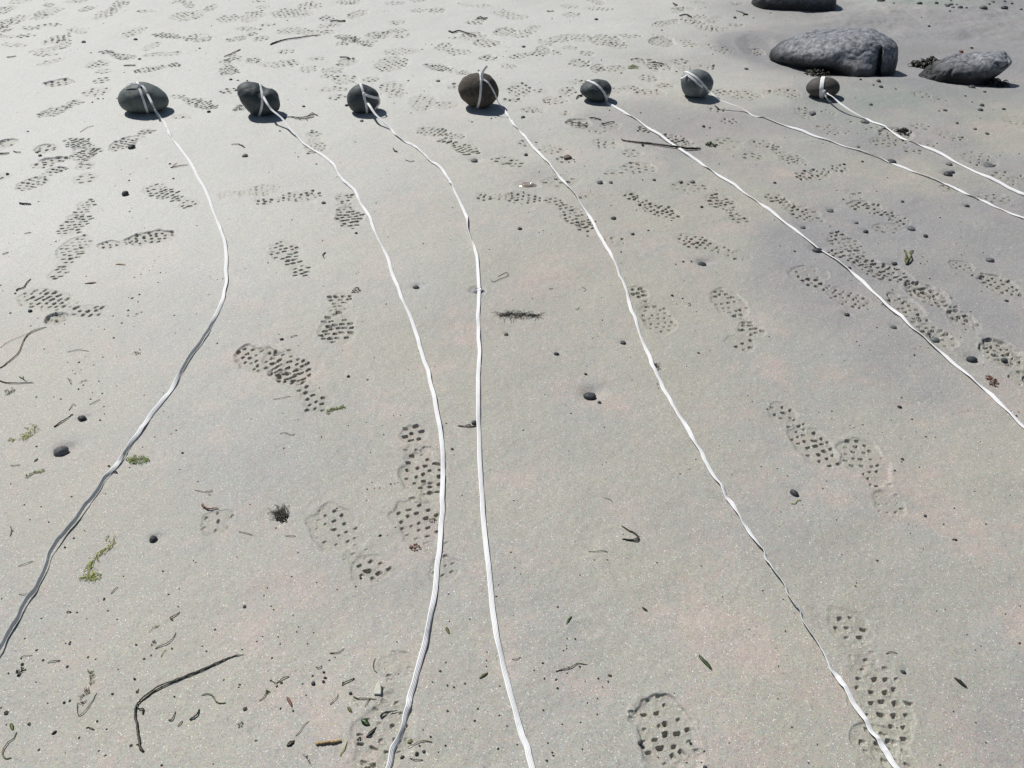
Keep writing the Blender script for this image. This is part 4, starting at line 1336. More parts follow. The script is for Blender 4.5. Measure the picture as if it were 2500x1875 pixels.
# ------------------------------------------------------------------ crumbs
CR = {
 (0,0):[(845,855,22),(797,885,18),(1010,852,15),(890,855,15),(1495,1540,20),(1465,1412,25),(2050,697,20),(2130,700,20),(1720,420,20),(1690,440,12),(785,457,16),(565,413,12),(1045,1465,12),(1120,1500,14),(1110,1552,18),(1270,1635,18),(728,1055,10),(145,968,10),(240,1132,20),(1775,465,10),(1797,307,9),(890,197,12),(1045,205,10),(760,237,10),(640,222,8),(1637,610,10),(1820,215,12),(530,1463,10),(190,1465,10),(1268,1365,12),(330,805,10),(668,428,10),(610,437,10),(640,455,8)],
 (1,0):[(205,1125,20),(520,1408,18),(727,1392,10),(1130,1470,12),(695,1522,12),(1310,692,20),(1918,612,20),(430,765,12),(1075,803,12),(1350,650,12),(1835,1045,10),(2030,1033,16),(2065,1025,14),(1860,1055,20),(1335,972,16),(1190,887,16),(1300,797,16),(1450,785,12),(1495,750,12),(950,1055,10),(855,1218,16),(363,1342,16),(2160,770,10),(2113,688,10),(1515,383,14),(1460,375,12),(2130,498,12),(2155,455,12),(2180,420,10),(1105,97,10),(270,172,16),(805,497,18),(275,852,12),(190,1590,8),(860,720,12),(925,692,18)],
 (2,0):[(540,1400,18),(1125,1553,18),(1700,1115,18),(1437,1030,14),(1108,975,18),(2080,160,15),(1290,265,18),(1310,200,10),(1905,1350,16),(2105,1420,10),(1785,1415,14),(625,1435,14),(600,1305,10),(470,1285,10),(325,1120,12),(70,1490,12),(235,1480,16),(285,1400,10),(470,1480,10),(1730,460,14),(1395,200,12),(1055,172,10),(345,165,14),(498,188,10),(2050,270,12),(1665,75,12),(1625,90,12),(770,525,20),(600,695,22),(243,718,12),(550,690,14),(1417,617,20),(1360,600,14),(940,630,20),(140,287,14),(1335,1385,8),(1250,1370,10),(840,957,16)],
 (3,0):[(470,1240,14),(1755,890,20),(1470,970,18),(1865,797,28),(650,1430,30),(810,1405,25),(22,120,15),(1120,347,12),(1825,1032,14),(2005,1145,10),(380,1228,10),(440,1265,10),(750,857,14),(1390,222,30),(1040,97,12),(935,1650,14),(595,1635,14),(1320,160,14),(1400,205,12),(1620,55,20),(1900,60,24),(2100,40,26),(2180,85,30),(1700,95,24),(1560,110,20),(1755,410,26),(905,748,22),(690,690,10),(620,680,10),(155,180,10),(1930,960,12),(230,660,12),(1995,1350,14),(2160,1335,14),(1455,1240,16),(1690,1325,14),(765,1160,12),(840,1165,12),(1700,830,22),(845,1120,16),(1470,860,14)],
 (0,1):[(1205,887,20),(1140,915,22),(1217,710,14),(1288,675,12),(1385,697,16),(1160,740,14),(978,1070,14),(1104,1065,16),(1052,1135,16),(1365,790,14),(1220,1035,14),(890,1425,14),(737,1422,12),(1007,1420,12),(583,1467,10),(683,1470,18),(855,1635,16),(1875,1315,16),(1698,290,14),(558,1140,14),(905,1190,14),(855,1168,12),(90,1040,20),(885,148,12),(5,800,16),(25,850,12),(130,870,22),(1130,128,12),(1115,162,16),(1142,213,8),(1110,910,10),(1190,945,14),(1315,640,10),(1370,555,8),(1335,590,8),(480,420,16),(510,410,12),(440,447,10),(110,345,8),(80,440,10),(1505,1070,14),(1695,1055,10),(1640,1190,10),(1515,1225,10),(2115,660,10),(1800,885,10),(1875,750,8),(630,1540,12),(650,1570,14),(1105,1020,22),(810,1490,14),(790,1195,12),(330,75,14),(700,1535,10),(985,1265,18)],
 (1,1):[(960,1608,18),(1135,378,12),(580,815,12),(175,695,12),(845,988,10),(1020,1422,10),(745,1360,14),(365,1330,12),(260,1360,10),(1395,1365,10),(920,1113,10),(215,305,8),(362,268,8),(575,172,10),(1615,163,8),(865,705,12),(885,690,10),(105,608,14),(185,1307,10)],
 (2,1):[(1545,597,22),(1410,622,20),(1475,600,25),(940,506,22),(652,365,18),(290,245,10),(1480,763,12),(1607,1380,22),(635,1560,30),(178,910,14),(1375,240,18),(1635,120,30),(1470,912,20),(343,512,10),(785,555,10),(645,1565,12),(1035,1612,12),(695,1247,12),(745,1230,8),(845,795,10),(970,737,8),(385,270,10),(183,342,10),(340,353,12),(270,320,12),(235,337,12),(1735,240,10),(1325,288,10),(1075,145,14),(1145,150,16),(1150,120,12),(855,15,12),(855,105,14),(1420,955,14),(1830,1010,10),(940,607,8),(1505,1495,8),(1705,1355,8),(1225,328,12),(770,905,8),(1760,690,8),(645,1490,12)],
 (3,1):[(1090,652,20),(940,1168,16),(763,1283,16),(1260,1398,18),(650,57,18),(797,48,14),(105,450,14),(1075,835,18),(1665,385,12),(230,500,24),(608,328,14),(470,355,12),(320,103,10),(118,132,14),(57,230,12),(1483,217,16),(1655,258,10),(1620,445,12),(1715,463,12),(1667,538,14),(1855,515,14),(1745,1030,16),(1840,850,14),(2000,875,12),(1380,1340,12),(1268,1348,12),(1310,1328,12),(880,1360,12),(660,1450,12),(1035,1235,10),(1225,1487,12),(705,38,12),(1315,235,8),(870,1000,20),(1660,1253,14),(645,345,12),(535,287,16),(785,1318,16),(465,1395,10),(1855,1493,12),(1395,735,16),(1310,615,20),(1370,595,14),(1350,620,10)],
 (0,2):[(322,120,18),(470,115,16),(625,270,22),(868,315,20),(1520,395,16),(1575,590,24),(1118,715,16),(1228,540,12),(210,1032,16),(355,1050,14),(420,1182,18),(635,1318,20),(1065,1650,16),(1405,1608,14),(885,85,20),(900,197,14),(905,260,14),(320,540,22),(1335,452,16),(1475,425,12),(1410,75,10),(1245,95,10),(1550,735,8),(1685,1525,10),(1665,1510,8),(2155,1032,12),(2040,1480,12),(730,1255,10),(975,1330,12),(260,1160,10),(910,940,12),(620,970,16),(95,855,14),(940,700,26),(800,75,14),(785,135,16),(530,135,16),(680,45,18),(720,10,16),(1010,15,12),(110,1260,10),(560,1395,22)],
 (1,2):[(950,317,14),(1638,328,14),(1690,545,26),(1090,343,12),(957,893,16),(1067,1290,30),(362,1440,16),(362,305,10),(985,576,10),(1160,847,18),(548,28,14),(1000,832,10),(1020,886,10),(1065,882,10),(1195,842,10),(1222,836,10),(1705,595,10),(1775,943,10),(1245,258,8),(1185,258,8),(235,250,12),(240,547,14),(1100,422,16),(305,1645,12),(2195,1440,16),(170,1225,14),(950,990,8)],
 (2,2):[(507,243,18),(1450,755,18),(1585,630,14),(2200,200,20),(1530,715,10),(812,657,10),(2150,692,14),(1965,470,8),(1790,512,8),(15,993,10),(25,1572,12),(1632,1555,8),(585,1632,8),(75,1625,8),(820,1505,10),(958,1285,10),(710,1505,8)],
 (3,2):[(553,213,16),(820,332,16),(475,885,14),(2137,272,20),(1245,285,18),(1615,1048,16),(1280,395,14),(1365,437,16),(1443,443,12),(1160,632,26),(1155,652,14),(710,335,12),(712,363,12),(745,357,10),(870,408,10),(988,400,8),(440,220,8),(553,277,10),(1065,295,10),(85,708,10),(170,773,12),(505,820,8),(115,1083,10),(1495,52,10),(1725,218,8),(1155,97,16),(1830,485,10),(1150,455,10),(1785,908,8),(2090,942,12),(1215,1190,12),(1230,1270,12),(1340,1405,10),(1885,1188,16),(1520,1185,14),(640,1452,10),(1095,728,20),(2090,230,10),(1950,97,16),(2155,240,10)],
 (0,3):[(898,205,30),(665,320,20),(313,640,25),(370,727,22),(190,765,32),(70,840,22),(50,1180,40),(243,1273,30),(465,1350,45),(1175,600,25),(1300,685,22),(1160,893,32),(760,705,16),(580,785,25),(968,1018,26),(1180,1000,28),(600,1077,24),(553,1093,26),(408,1096,14),(835,1250,16),(1500,1038,16),(1925,893,16),(2105,262,32),(2110,1145,40),(2065,935,22),(1480,628,18),(1125,1458,28),(1180,1450,22),(680,1395,20),(50,1278,14),(1775,645,18),(1543,115,12),(2083,627,12),(1390,1632,14),(180,712,22),(15,198,12),(355,368,12),(600,590,24),(565,582,12),(605,575,14),(825,725,10),(308,917,12),(5,1135,12),(1193,980,12),(2055,957,12),(1740,600,8),(905,1545,8),(848,1505,10),(330,1497,18),(1850,460,14),(210,540,8),(1010,380,8),(2200,1420,16),(915,1318,12),(745,1310,10),(1240,715,22)],
 (1,3):[(858,88,16),(150,288,16),(520,57,14),(217,920,24),(127,900,20),(178,950,26),(97,1008,20),(487,860,18),(135,705,20),(1588,825,22),(1520,917,20),(1650,945,18),(1705,960,14),(1650,1168,22),(1910,1143,20),(2095,1200,18),(1885,1250,24),(1633,1466,20),(2087,1488,20),(320,1163,16),(900,12,26),(430,1030,10),(1215,570,12),(1665,388,12),(750,925,22),(1985,730,12),(1985,780,12),(1990,655,10),(1800,930,14),(1440,1335,12),(1505,1395,14),(1635,750,10),(400,930,14),(95,98,14),(65,165,12),(55,522,10),(190,524,10),(205,585,12),(5,562,10),(440,580,10),(127,257,8),(1842,370,8),(317,335,8),(350,480,8),(680,700,14),(630,725,14),(5,1420,12),(2100,950,12),(1385,1540,40),(1262,1570,36),(1410,1470,22),(2070,175,18),(1660,150,12)],
 (2,3):[(395,262,20),(265,750,22),(380,888,26),(745,877,20),(830,903,16),(392,965,22),(738,1050,16),(585,775,20),(270,1155,16),(348,1520,20),(357,1547,24),(300,1593,22),(445,638,12),(470,597,10),(780,948,10),(1262,1553,20),(385,817,14),(280,882,16),(632,900,8),(190,815,14),(475,830,10),(1815,178,8),(2160,130,8),(650,1088,10),(605,1495,10),(432,1278,8),(735,1190,8),(545,540,18),(475,535,10),(470,620,8),(310,1437,12),(1655,1520,16),(1635,1610,14),(1505,1605,14),(45,1450,8)],
 (3,3):[(1790,1265,14),(2170,580,24),(755,90,20),(763,60,12),(2050,325,10),(1720,498,10),(1790,638,12),(425,1458,12),(205,1310,10),(195,200,12),(90,785,16),(1460,295,8),(2180,255,8),(350,1615,8),(1840,600,8),(1485,1630,8),(1600,1170,8)],
}
crumb_me = []
for s in range(6):
    vs, fs = pebble_mesh(900 + s, (9, 6), .55)
    mm = bpy.data.meshes.new("weed_crumb")
    mm.from_pydata([(v[0], v[1] * (.55 + .1 * s), v[2] * .7) for v in vs], [], fs)
    mm.materials.append(M['weed'])
    crumb_me.append(mm)
cr = random.Random(3)
ncr = 0
big = sorted([(t, q) for t, L in CR.items() for q in L], key=lambda a: -zsize(a[0][0], a[0][1], a[1][0], a[1][1], a[1][2]) * 0 - a[1][2])
rest = []
for (t, q) in big:
    c, r = t
    p = gt(c, r, q[0], q[1])
    a = max(zsize(c, r, q[0], q[1], q[2]) / 2, .0022)
    if ncr >= 295:
        rest.append((p, a))
        continue
    ncr += 1
    o = bpy.data.objects.new("weed_crumb", crumb_me[cr.randrange(6)])
    COL.objects.link(o)
    o.scale = (a, a, a * cr.uniform(.5, .9))
    o.location = (p.x, p.y, Hf(p.x, p.y) + a * .22)
    o.rotation_euler = (0, 0, cr.uniform(0, 6.28))
    tag(o, "tiny black crumb of dried seaweed on the sand, one of hundreds alike", "seaweed crumb", "tiny black crumbs strewn over the sand")
for _ in range(230):                      # far and faint specks nobody could count
    px, py = cr.uniform(-60, 2560), 1875 * cr.random() ** 1.3
    p = ground(px, py)
    rest.append((p, cr.uniform(.0009, .0022) * (1 + .25 * p.y)))
vs_, fs_ = [], []
for (p, a) in rest:
    base, f = pebble_mesh(cr.randrange(40), (6, 4), .5)
    k0 = len(vs_)
    z = Hf(p.x, p.y)
    an_ = cr.uniform(0, 6.28)
    for v in base:
        x, y = v[0] * a, v[1] * a * .6
        vs_.append((p.x + x * math.cos(an_) - y * math.sin(an_), p.y + x * math.sin(an_) + y * math.cos(an_), z + a * .2 + v[2] * a * .5))
    fs_ += [tuple(i + k0 for i in q) for q in f]
o = link_mesh("fine_debris", vs_, fs_, M['weed'])
tag(o, "fine dark specks strewn thinly all over the beach sand", "debris", None, 'stuff')


# ------------------------------------------------------------------ twigs, stems and weed
def tube(pts, rad, rnd, seg=6, bumpy=.15):
    """pts Vector list, rad function(0..1)"""
    vs, fs = [], []
    n = len(pts)
    for i, p in enumerate(pts):
        t = (pts[min(i + 1, n - 1)] - pts[max(i - 1, 0)]).normalized()
        s = t.cross(Vector((0, 0, 1)))
        if s.length < 1e-4:
            s = Vector((1, 0, 0))
        s.normalize()
        u = s.cross(t)
        for k in range(seg):
            a = 2 * PI * k / seg
            r = rad(i / (n - 1)) * (1 + rnd.uniform(-bumpy, bumpy))
            vs.append(p + (s * math.cos(a) + u * math.sin(a)) * r)
    for i in range(n - 1):
        for k in range(seg):
            a, b = i * seg + k, i * seg + (k + 1) % seg
            fs.append((a, b, b + seg, a + seg))
    fs.append(tuple(range(seg))[::-1])
    fs.append(tuple((n - 1) * seg + k for k in range(seg)))
    return vs, fs


def merge(parts):
    vs, fs = [], []
    for v, f in parts:
        k = len(vs)
        vs += v
        fs += [tuple(i + k for i in q) for q in f]
    return vs, fs


def put(name, vs, fs, mat, label, cat, group, loc=None):
    loc = loc or sum(vs, Vector()) / len(vs)
    loc = Vector((loc.x, loc.y, Hf(loc.x, loc.y)))
    o = link_mesh(name, [v - loc for v in vs], fs, mat)
    o.location = loc
    return tag(o, label, cat, group)


def drape(tile, L, r, rnd, lift=0.0, wig=0.0, n=8):
    P = []
    for (x, y) in L:
        p = gt(tile[0], tile[1], x, y)
        P.append((p.x, p.y))
    sm = catmull(P, n)
    out = []
    for i, (x, y) in enumerate(sm):
        x += rnd.uniform(-wig, wig)
        y += rnd.uniform(-wig, wig)
        z = max(Hf(x, y), float(base_h(x, y)) - .001) + r * .75
        if callable(lift):
            z += lift(i / (len(sm) - 1))
        out.append(Vector((x, y, z)))
    return out


# (name, tile, polyline(s), radius m near/far end, material, label, category)
TW = [
 ('twig',(2,0),[[(940,1200),(960,1215),(990,1222),(1060,1235),(1130,1243),(1200,1250),(1330,1275),(1430,1290),(1520,1300),(1625,1295)],[(1125,1240),(1120,1262),(1135,1262)],[(1150,1248),(1162,1238),(1185,1244)]],.0026,.0062,'weed','long dark twig lying across the fifth white strap','twig'),
 ('seaweed_strand',(0,3),[[(2100,675),(1950,710),(1750,800),(1500,905),(1380,950),(1290,1010),(1190,1100),(1165,1180),(1180,1290),(1195,1400),(1210,1490),(1240,1510)],[(2060,668),(1930,725),(1740,812),(1520,905),(1400,960),(1310,1010),(1215,1085)],[(1165,1120),(1200,1150),(1235,1150),(1228,1190)]],.0011,.0028,'weed','long bent dark seaweed stem like a check mark at bottom left','seaweed'),
 ('seaweed_strand',(0,1),[[(410,1170),(330,1195),(260,1230),(215,1280),(190,1330),(160,1390),(120,1430),(60,1475),(0,1520),(-60,1550)],[(400,1168),(300,1195),(240,1240),(205,1290)]],.0012,.0024,'stem','curved brown seaweed stem running off the left edge','seaweed'),
 ('grass_strand',(0,1),[[(250,1222),(150,1265),(70,1300),(0,1345)]],.0006,.0008,'stem','hair-thin brown strand above the curved brown stem at the left edge','seaweed'),
 ('twig',(0,1),[[(-30,1620),(60,1655),(170,1662),(300,1656)],[(170,1600),(200,1620),(240,1645)],[(205,1600),(215,1635)]],.0020,.0012,'weed','dark forked twig lying flat at the left edge, above the pebbles','twig'),
 ('twig',(1,0),[[(120,390),(180,365),(250,345),(350,330),(430,315),(560,300)]],.0075,.004,'weed','long thin branch far off on the sand above the second tied stone','twig'),
 ('twig',(1,0),[[(1660,270),(1700,282),(1750,270),(1820,290),(1900,312)]],.008,.005,'weed','dark branch among prints far above the brown stone','twig'),
 ('twig',(1,0),[[(1900,160),(1935,148),(1960,160),(1995,158)],[(1895,170),(1940,162),(1985,172)]],.004,.006,'weed','short curled twig near the top edge, above the brown stone','twig'),
 ('twig',(1,0),[[(640,185),(690,175),(730,182),(770,176)]],.006,.008,'weed','short dark twig near the top edge left of centre','twig'),
 ('twig',(1,0),[[(722,493),(765,495),(805,498)]],.005,.005,'weed','short straight dark stick far off between the second and third tied stones','twig'),
 ('seaweed_strand',(1,0),[[(225,1010),(290,1005),(370,1012),(440,1000),(500,980),(535,990)],[(300,1000),(350,1020),(430,1018),(500,995)],[(365,1012),(385,1030)],[(435,1010),(440,1035)],[(440,998),(480,970),(500,975)]],.003,.0038,'weed','tangled dark seaweed strand beside the second tied stone','seaweed'),
 ('twig',(0,0),[[(1930,500),(1980,478),(2030,455),(2075,430)]],.003,.0045,'stem','slanting brown twig above and left of the second tied stone','twig'),
 ('twig',(0,0),[[(1990,1240),(2040,1240),(2070,1245),(2110,1268)],[(2060,1243),(2095,1250)]],.002,.004,'weed','dark twig between the first strap and the second stone','twig'),
 ('twig',(0,0),[[(1470,1446),(1540,1435),(1620,1424)],[(1480,1440),(1530,1405)]],.0035,.002,'rust','red-brown sliver just left of the first strap','twig'),
 ('twig',(0,0),[[(1070,577),(1120,578),(1170,576)]],.005,.005,'weed','short straight stick above the leftmost tied stone','twig'),
 ('grass_strand',(0,0),[[(690,1145),(750,1112),(810,1093)]],.0015,.0015,'stem','faint thin strand lower left of the leftmost tied stone','seaweed'),
 ('twig',(0,0),[[(-20,1328),(40,1325),(80,1318)]],.005,.004,'weed','dark stick cut by the left edge, upper part','twig'),
 ('twig',(0,0),[[(115,1300),(150,1312),(180,1308)]],.003,.003,'weed','short curved stick near the left edge, upper part','twig'),
 ('twig',(0,0),[[(60,495),(100,495),(140,485)]],.004,.003,'stem','faint short twig near the top left','twig'),
 ('twig',(0,1),[[(163,92),(215,98),(265,100)]],.0035,.0035,'weed','straight black stick near the left edge, left of the uppermost near prints','twig'),
 ('grass_strand',(0,1),[[(210,350),(240,348),(265,338)]],.0018,.0018,'stem','short thin strand below the straight black stick','seaweed'),
 ('grass_strand',(0,1),[[(25,542),(55,535),(78,522)]],.0018,.0018,'stem','short thin strand hard by the left edge, level with the rimmed print','seaweed'),
 ('twig',(0,1),[[(265,740),(230,780),(205,820),(160,835),(140,850)]],.0015,.003,'stem','thin bent twig at the upper end of the leftmost print','twig'),
 ('grass_strand',(0,1),[[(585,1383),(640,1372),(700,1368),(770,1378)]],.001,.001,'stem','hair-thin strand above the small sprigs on the left','seaweed'),
 ('twig',(0,2),[[(470,375),(520,345),(570,315),(620,275)]],.0022,.0013,'stem','thin straight stem with a black tip left of the wedge pebble','twig'),
 ('grass_strand',(0,2),[[(775,185),(830,160),(870,140)]],.001,.001,'stem','thin dark strand above the wedge pebble','seaweed'),
 ('grass_strand',(0,2),[[(600,235),(625,195),(645,180),(662,198)]],.0012,.0008,'olive','thin green stem with a hook above the straight stem','seaweed'),
 ('twig',(0,2),[[(-5,0),(80,-5),(180,5),(300,2)]],.0016,.0016,'weed','thin dark stick just below the dark forked twig','twig') if False else
 ('twig',(0,2),[[(985,757),(1012,758)]],.0022,.0022,'weed','stub of dark stick poking out from under the first strap','twig'),
 ('grass_strand',(0,2),[[(95,700),(130,705),(180,698)]],.001,.001,'stem','thin strand near the left edge above the green sprig','seaweed'),
 ('grass_strand',(0,2),[[(90,1220),(103,1260),(92,1308)]],.0011,.0013,'stem','thin curved stem standing alone at the left edge, above the strap','seaweed'),
 ('grass_strand',(0,2),[[(155,1565),(220,1545),(285,1520)]],.0008,.001,'olive','faint slanting strand left of the first strap end','seaweed'),
 ('seaweed_curl',(0,2),[[(1745,1030),(1760,1055),(1800,1075),(1850,1068),(1885,1065)]],.0042,.0012,'rust','red-brown curl of seaweed above the faint scuffed print','seaweed'),
 ('grass_strand',(0,2),[[(1675,905),(1730,918),(1790,925),(1835,918)],[(1760,930),(1800,912),(1835,905)],[(1790,940),(1815,948),(1800,955)]],.0008,.0008,'stem','loose tangle of hair-thin strands above the red-brown curl','seaweed'),
 ('grass_strand',(0,2),[[(2055,1262),(2120,1275),(2175,1290)]],.0011,.0009,'rust','thin reddish strand right of the scuffed print','seaweed'),
 ('grass_strand',(1,2),[[(150,130),(220,125),(300,108)]],.0009,.0009,'stem','hair-thin strand left of the bright green sprig','seaweed'),
 ('grass_strand',(1,2),[[(205,430),(250,420),(310,440),(335,425)]],.0008,.0011,'stem','thin curling strand in bare sand below the bright green sprig','seaweed'),
 ('grass_strand',(1,2),[[(250,1297),(300,1300),(340,1300)]],.001,.001,'rust','thin red strand below the black fan weed','seaweed'),
 ('twig',(1,2),[[(1740,348),(1790,355),(1840,358),(1900,350)],[(1810,345),(1850,340)]],.0016,.002,'stem','bundle of thin twigs left of the third strap beside a dark pebble','twig'),
 ('wire_curl',(1,1),[[(2018,740),(2045,768),(2100,745),(2150,725),(2172,705),(2155,682),(2120,700),(2080,720)]],.0012,.0012,'weed','thin open loop of seaweed stem right of the third strap','seaweed'),
 ('seaweed_curl',(1,1),[[(600,520),(580,540),(580,560),(592,572)]],.003,.0014,'weed','black comma-shaped bit of weed left of the second strap','seaweed'),
 ('seaweed_curl',(1,0),[[(1183,1275),(1190,1295),(1215,1308)]],.003,.005,'weed','black comma of weed between the second and third straps','seaweed'),
 ('grass_strand',(1,0),[[(1285,1375),(1330,1392),(1365,1388)]],.0018,.0022,'weed','thin wavy dark strand between the second and third straps','seaweed'),
 ('twig',(1,1),[[(300,1262),(330,1252),(360,1245)]],.0012,.0012,'stem','thin brown sliver above the trampled double print','twig'),
 ('seaweed_hook',(2,2),[[(945,1208),(1000,1250),(1050,1275),(1085,1305),(1088,1335),(1060,1345),(1010,1338),(950,1330)],[(1020,1335),(1060,1330),(1086,1312)]],.0019,.0026,'weed','black hooked seaweed stem like a bent hairpin in bare sand','seaweed'),
 ('grass_strand',(2,2),[[(788,962),(830,975),(855,990),(867,1010)]],.0008,.0008,'weed','short hair-like curl above the black hooked stem','seaweed'),
 ('grass_strand',(2,2),[[(655,1433),(720,1435),(780,1432),(825,1440)]],.0008,.0012,'olive','fine olive strand below the black hooked stem','seaweed'),
 ('grass_strand',(2,1),[[(605,805),(625,815),(637,828),(615,843)]],.0009,.0009,'stem','tiny hair-like curl left of the fourth strap','seaweed'),
 ('grass_strand',(2,1),[[(318,820),(335,825),(350,817)]],.0012,.0012,'weed','tiny dark squiggle in bare sand left of the fourth strap','seaweed'),
 ('grass_strand',(2,1),[[(548,1000),(570,1000),(578,982)]],.001,.001,'weed','tiny dark tick of weed left of the fourth strap, below the squiggle','seaweed'),
 ('grass_strand',(2,1),[[(1515,955),(1535,955),(1535,970),(1520,972)]],.0012,.0012,'weed','tiny dark ring of weed left of the big trampled print','seaweed'),
 ('twig',(2,3),[[(380,820),(430,803),(490,792),(540,765),(570,750),(650,757)],[(480,775),(495,795)]],.0012,.0009,'stem','short thin brown twig lying at bottom centre','twig'),
 ('twig',(2,3),[[(0,722),(40,718),(75,700)]],.0008,.0006,'stem','hair-thin twig right of the third strap near the bottom','twig'),
 ('grass_strand',(3,3),[[(1015,680),(1045,665),(1075,665),(1110,675)]],.0012,.001,'stem','thin arched strand right of the lowest right print','seaweed'),
 ('yellow_curl',(3,2),[[(200,1013),(235,1012),(250,990),(285,983)]],.0016,.0014,'yellow','yellow curl of weed under the long tilted pebble','seaweed'),
 ('orange_stick',(1,3),[[(515,1455),(600,1445),(680,1440),(735,1428)]],.0032,.0026,'tan','short brown-orange stick at the bottom, left of the second strap','twig'),
 ('grass_strand',(1,3),[[(785,1430),(765,1490),(735,1530),(728,1560)]],.0013,.0011,'yellow','pale thin strand right of the brown-orange stick','seaweed'),
 ('grass_strand',(1,3),[[(840,1045),(880,1065),(950,1068),(1040,1075)],[(985,1065),(960,1105),(935,1138)]],.0019,.0009,'olive','dark green branching strand below the white shell','seaweed'),
 ('grass_strand',(1,3),[[(285,868),(240,880),(180,920)],[(130,900),(160,920),(185,925)]],.0013,.0013,'olive','olive strand with black bits left of the four dark pebbles','seaweed'),
 ('grass_strand',(1,3),[[(120,1000),(90,985),(85,1010),(60,1050),(25,1075)]],.0016,.001,'olive','olive strand with a yellow tip near the bottom left','seaweed'),
 ('grass_strand',(1,3),[[(455,1255),(410,1295),(380,1345),(340,1385)]],.0008,.0008,'olive','hair-thin olive strand above the brown-orange stick','seaweed'),
 ('grass_strand',(1,3),[[(705,1020),(700,1050),(665,1085),(640,1115)]],.0009,.0011,'olive','thin curved olive strand left of the dark green branching strand','seaweed'),
 ('grass_strand',(1,3),[[(850,888),(810,910),(770,925),(740,950)]],.0018,.0016,'olive','thick olive stem left of the white shell','seaweed'),
 ('grass_strand',(1,3),[[(1028,708),(1010,760),(1015,810),(1045,840)]],.0009,.0011,'olive','thin upright strand above the white shell','seaweed'),
 ('grass_strand',(1,3),[[(760,620),(720,655),(690,660),(630,665)],[(650,655),(660,672)]],.0009,.0014,'rust','reddish forked strand high in the bottom strip of litter','seaweed'),
 ('grass_strand',(1,3),[[(1305,1480),(1360,1460),(1410,1437),(1460,1430),(1520,1440)]],.0008,.0012,'olive','olive strand just right of the second strap at the bottom','seaweed'),
 ('twig',(1,3),[[(1075,1222),(1095,1200),(1140,1185),(1220,1170)]],.003,.001,'weed','tapering dark sliver left of the second strap near the bottom','twig'),
 ('grass_strand',(1,3),[[(515,780),(535,795),(560,785),(562,768)]],.0012,.0012,'olive','small U-shaped strand above the four dark pebbles','seaweed'),
 ('grass_strand',(1,3),[[(1325,1578),(1370,1590),(1440,1592)]],.001,.001,'weed','dark strand under the purple fleck right of the second strap','seaweed'),
 ('worm_strand',(0,3),[[(1730,1028),(1770,1015),(1810,1018),(1840,1045),(1855,1075),(1890,1095),(1945,1093)]],.0011,.0016,'olive','S-shaped olive strand right of the long bent stem','seaweed'),
 ('worm_strand',(0,3),[[(1510,1165),(1495,1210),(1475,1238),(1450,1240)]],.0011,.0017,'stem','small hooked brown strand under the S-shaped one','seaweed'),
 ('worm_strand',(0,3),[[(1715,1150),(1705,1185),(1675,1215),(1630,1240)]],.0020,.0022,'weed','thick dark curved stem piece right of the small hook','seaweed'),
 ('worm_strand',(0,3),[[(1568,1248),(1550,1272),(1527,1292)]],.0014,.0012,'olive','short olive strand between the hook and the thick stem piece','seaweed'),
 ('worm_strand',(0,3),[[(140,1340),(115,1395),(70,1430),(35,1480),(18,1530),(45,1572),(95,1565)]],.0012,.0014,'olive','long olive hook-shaped strand in the bottom left corner','seaweed'),
 ('grass_strand',(0,3),[[(1515,490),(1490,540),(1440,585),(1370,615),(1338,632)]],.0009,.0014,'stem','curved brown strand above the long bent stem','seaweed'),
 ('twig',(0,3),[[(1552,312),(1510,345),(1470,368),(1488,385)]],.001,.0018,'stem','small brown thorn-like twig above the curved brown strand','twig'),
 ('grass_strand',(0,3),[[(1020,103),(990,125),(960,160)]],.0008,.0012,'stem','thin brown strand below the yellow-green tangle','seaweed'),
 ('grass_strand',(0,3),[[(410,752),(460,738),(520,732)]],.0009,.0014,'stem','thin straight strand left of the small green branch','seaweed'),
 ('grass_strand',(0,3),[[(180,700),(220,692),(280,688)]],.0008,.0008,'stem','hair-thin strand over black crumbs at the left edge','seaweed'),
 ('grass_strand',(0,3),[[(160,160),(200,166),(240,155)]],.0008,.0008,'stem','hair-thin strand left of the first strap near the bottom','seaweed'),
 ('grass_strand',(0,3),[[(575,320),(595,314),(615,320)]],.0016,.0014,'weed','short dark arched sliver in the lower left','seaweed'),
 ('grass_strand',(0,3),[[(670,1130),(668,1180),(685,1205),(740,1160),(790,1090),(835,1010)]],.001,.001,'olive','long thin olive loop around a brown tangle at bottom left','seaweed'),
 ('grass_strand',(0,3),[[(1390,700),(1400,665),(1430,640)]],.0012,.0008,'yellow','short yellow-green strand under the curved brown strand','seaweed'),
 ('twig',(0,3),[[(750,1303),(780,1312),(810,1325)]],.0011,.0009,'stem','small brown twig at the very bottom left','twig'),
 ('twig',(2,0),[[(670,1020),(720,1026),(768,1036)]],.0045,.0045,'weed','straight dark stick below the fifth tied stone','twig'),
 ('twig',(2,0),[[(772,1062),(800,1070),(840,1058),(885,1052)]],.005,.003,'weed','dark twig on a print right of the straight stick','twig'),
 ('twig',(2,0),[[(485,1050),(540,1062),(600,1075),(640,1085)],[(540,1085),(600,1090),(660,1080)]],.004,.003,'stem','brown twigs bundled in a messy print below the fifth stone','twig'),
 ('twig',(2,0),[[(552,862),(570,842),(605,838)]],.003,.008,'weed','dark root-like bit at the lower left of the fifth tied stone','twig'),
 ('twig',(2,0),[[(1385,35),(1405,48),(1425,55)],[(1400,60),(1425,48)]],.006,.005,'weed','small dark twig near the top edge right of centre','twig'),
 ('twig',(2,0),[[(1930,95),(1975,115),(2000,135),(2030,138)],[(1990,145),(2005,122)]],.003,.008,'weed','thin twig near the cut-off rock at the top','twig'),
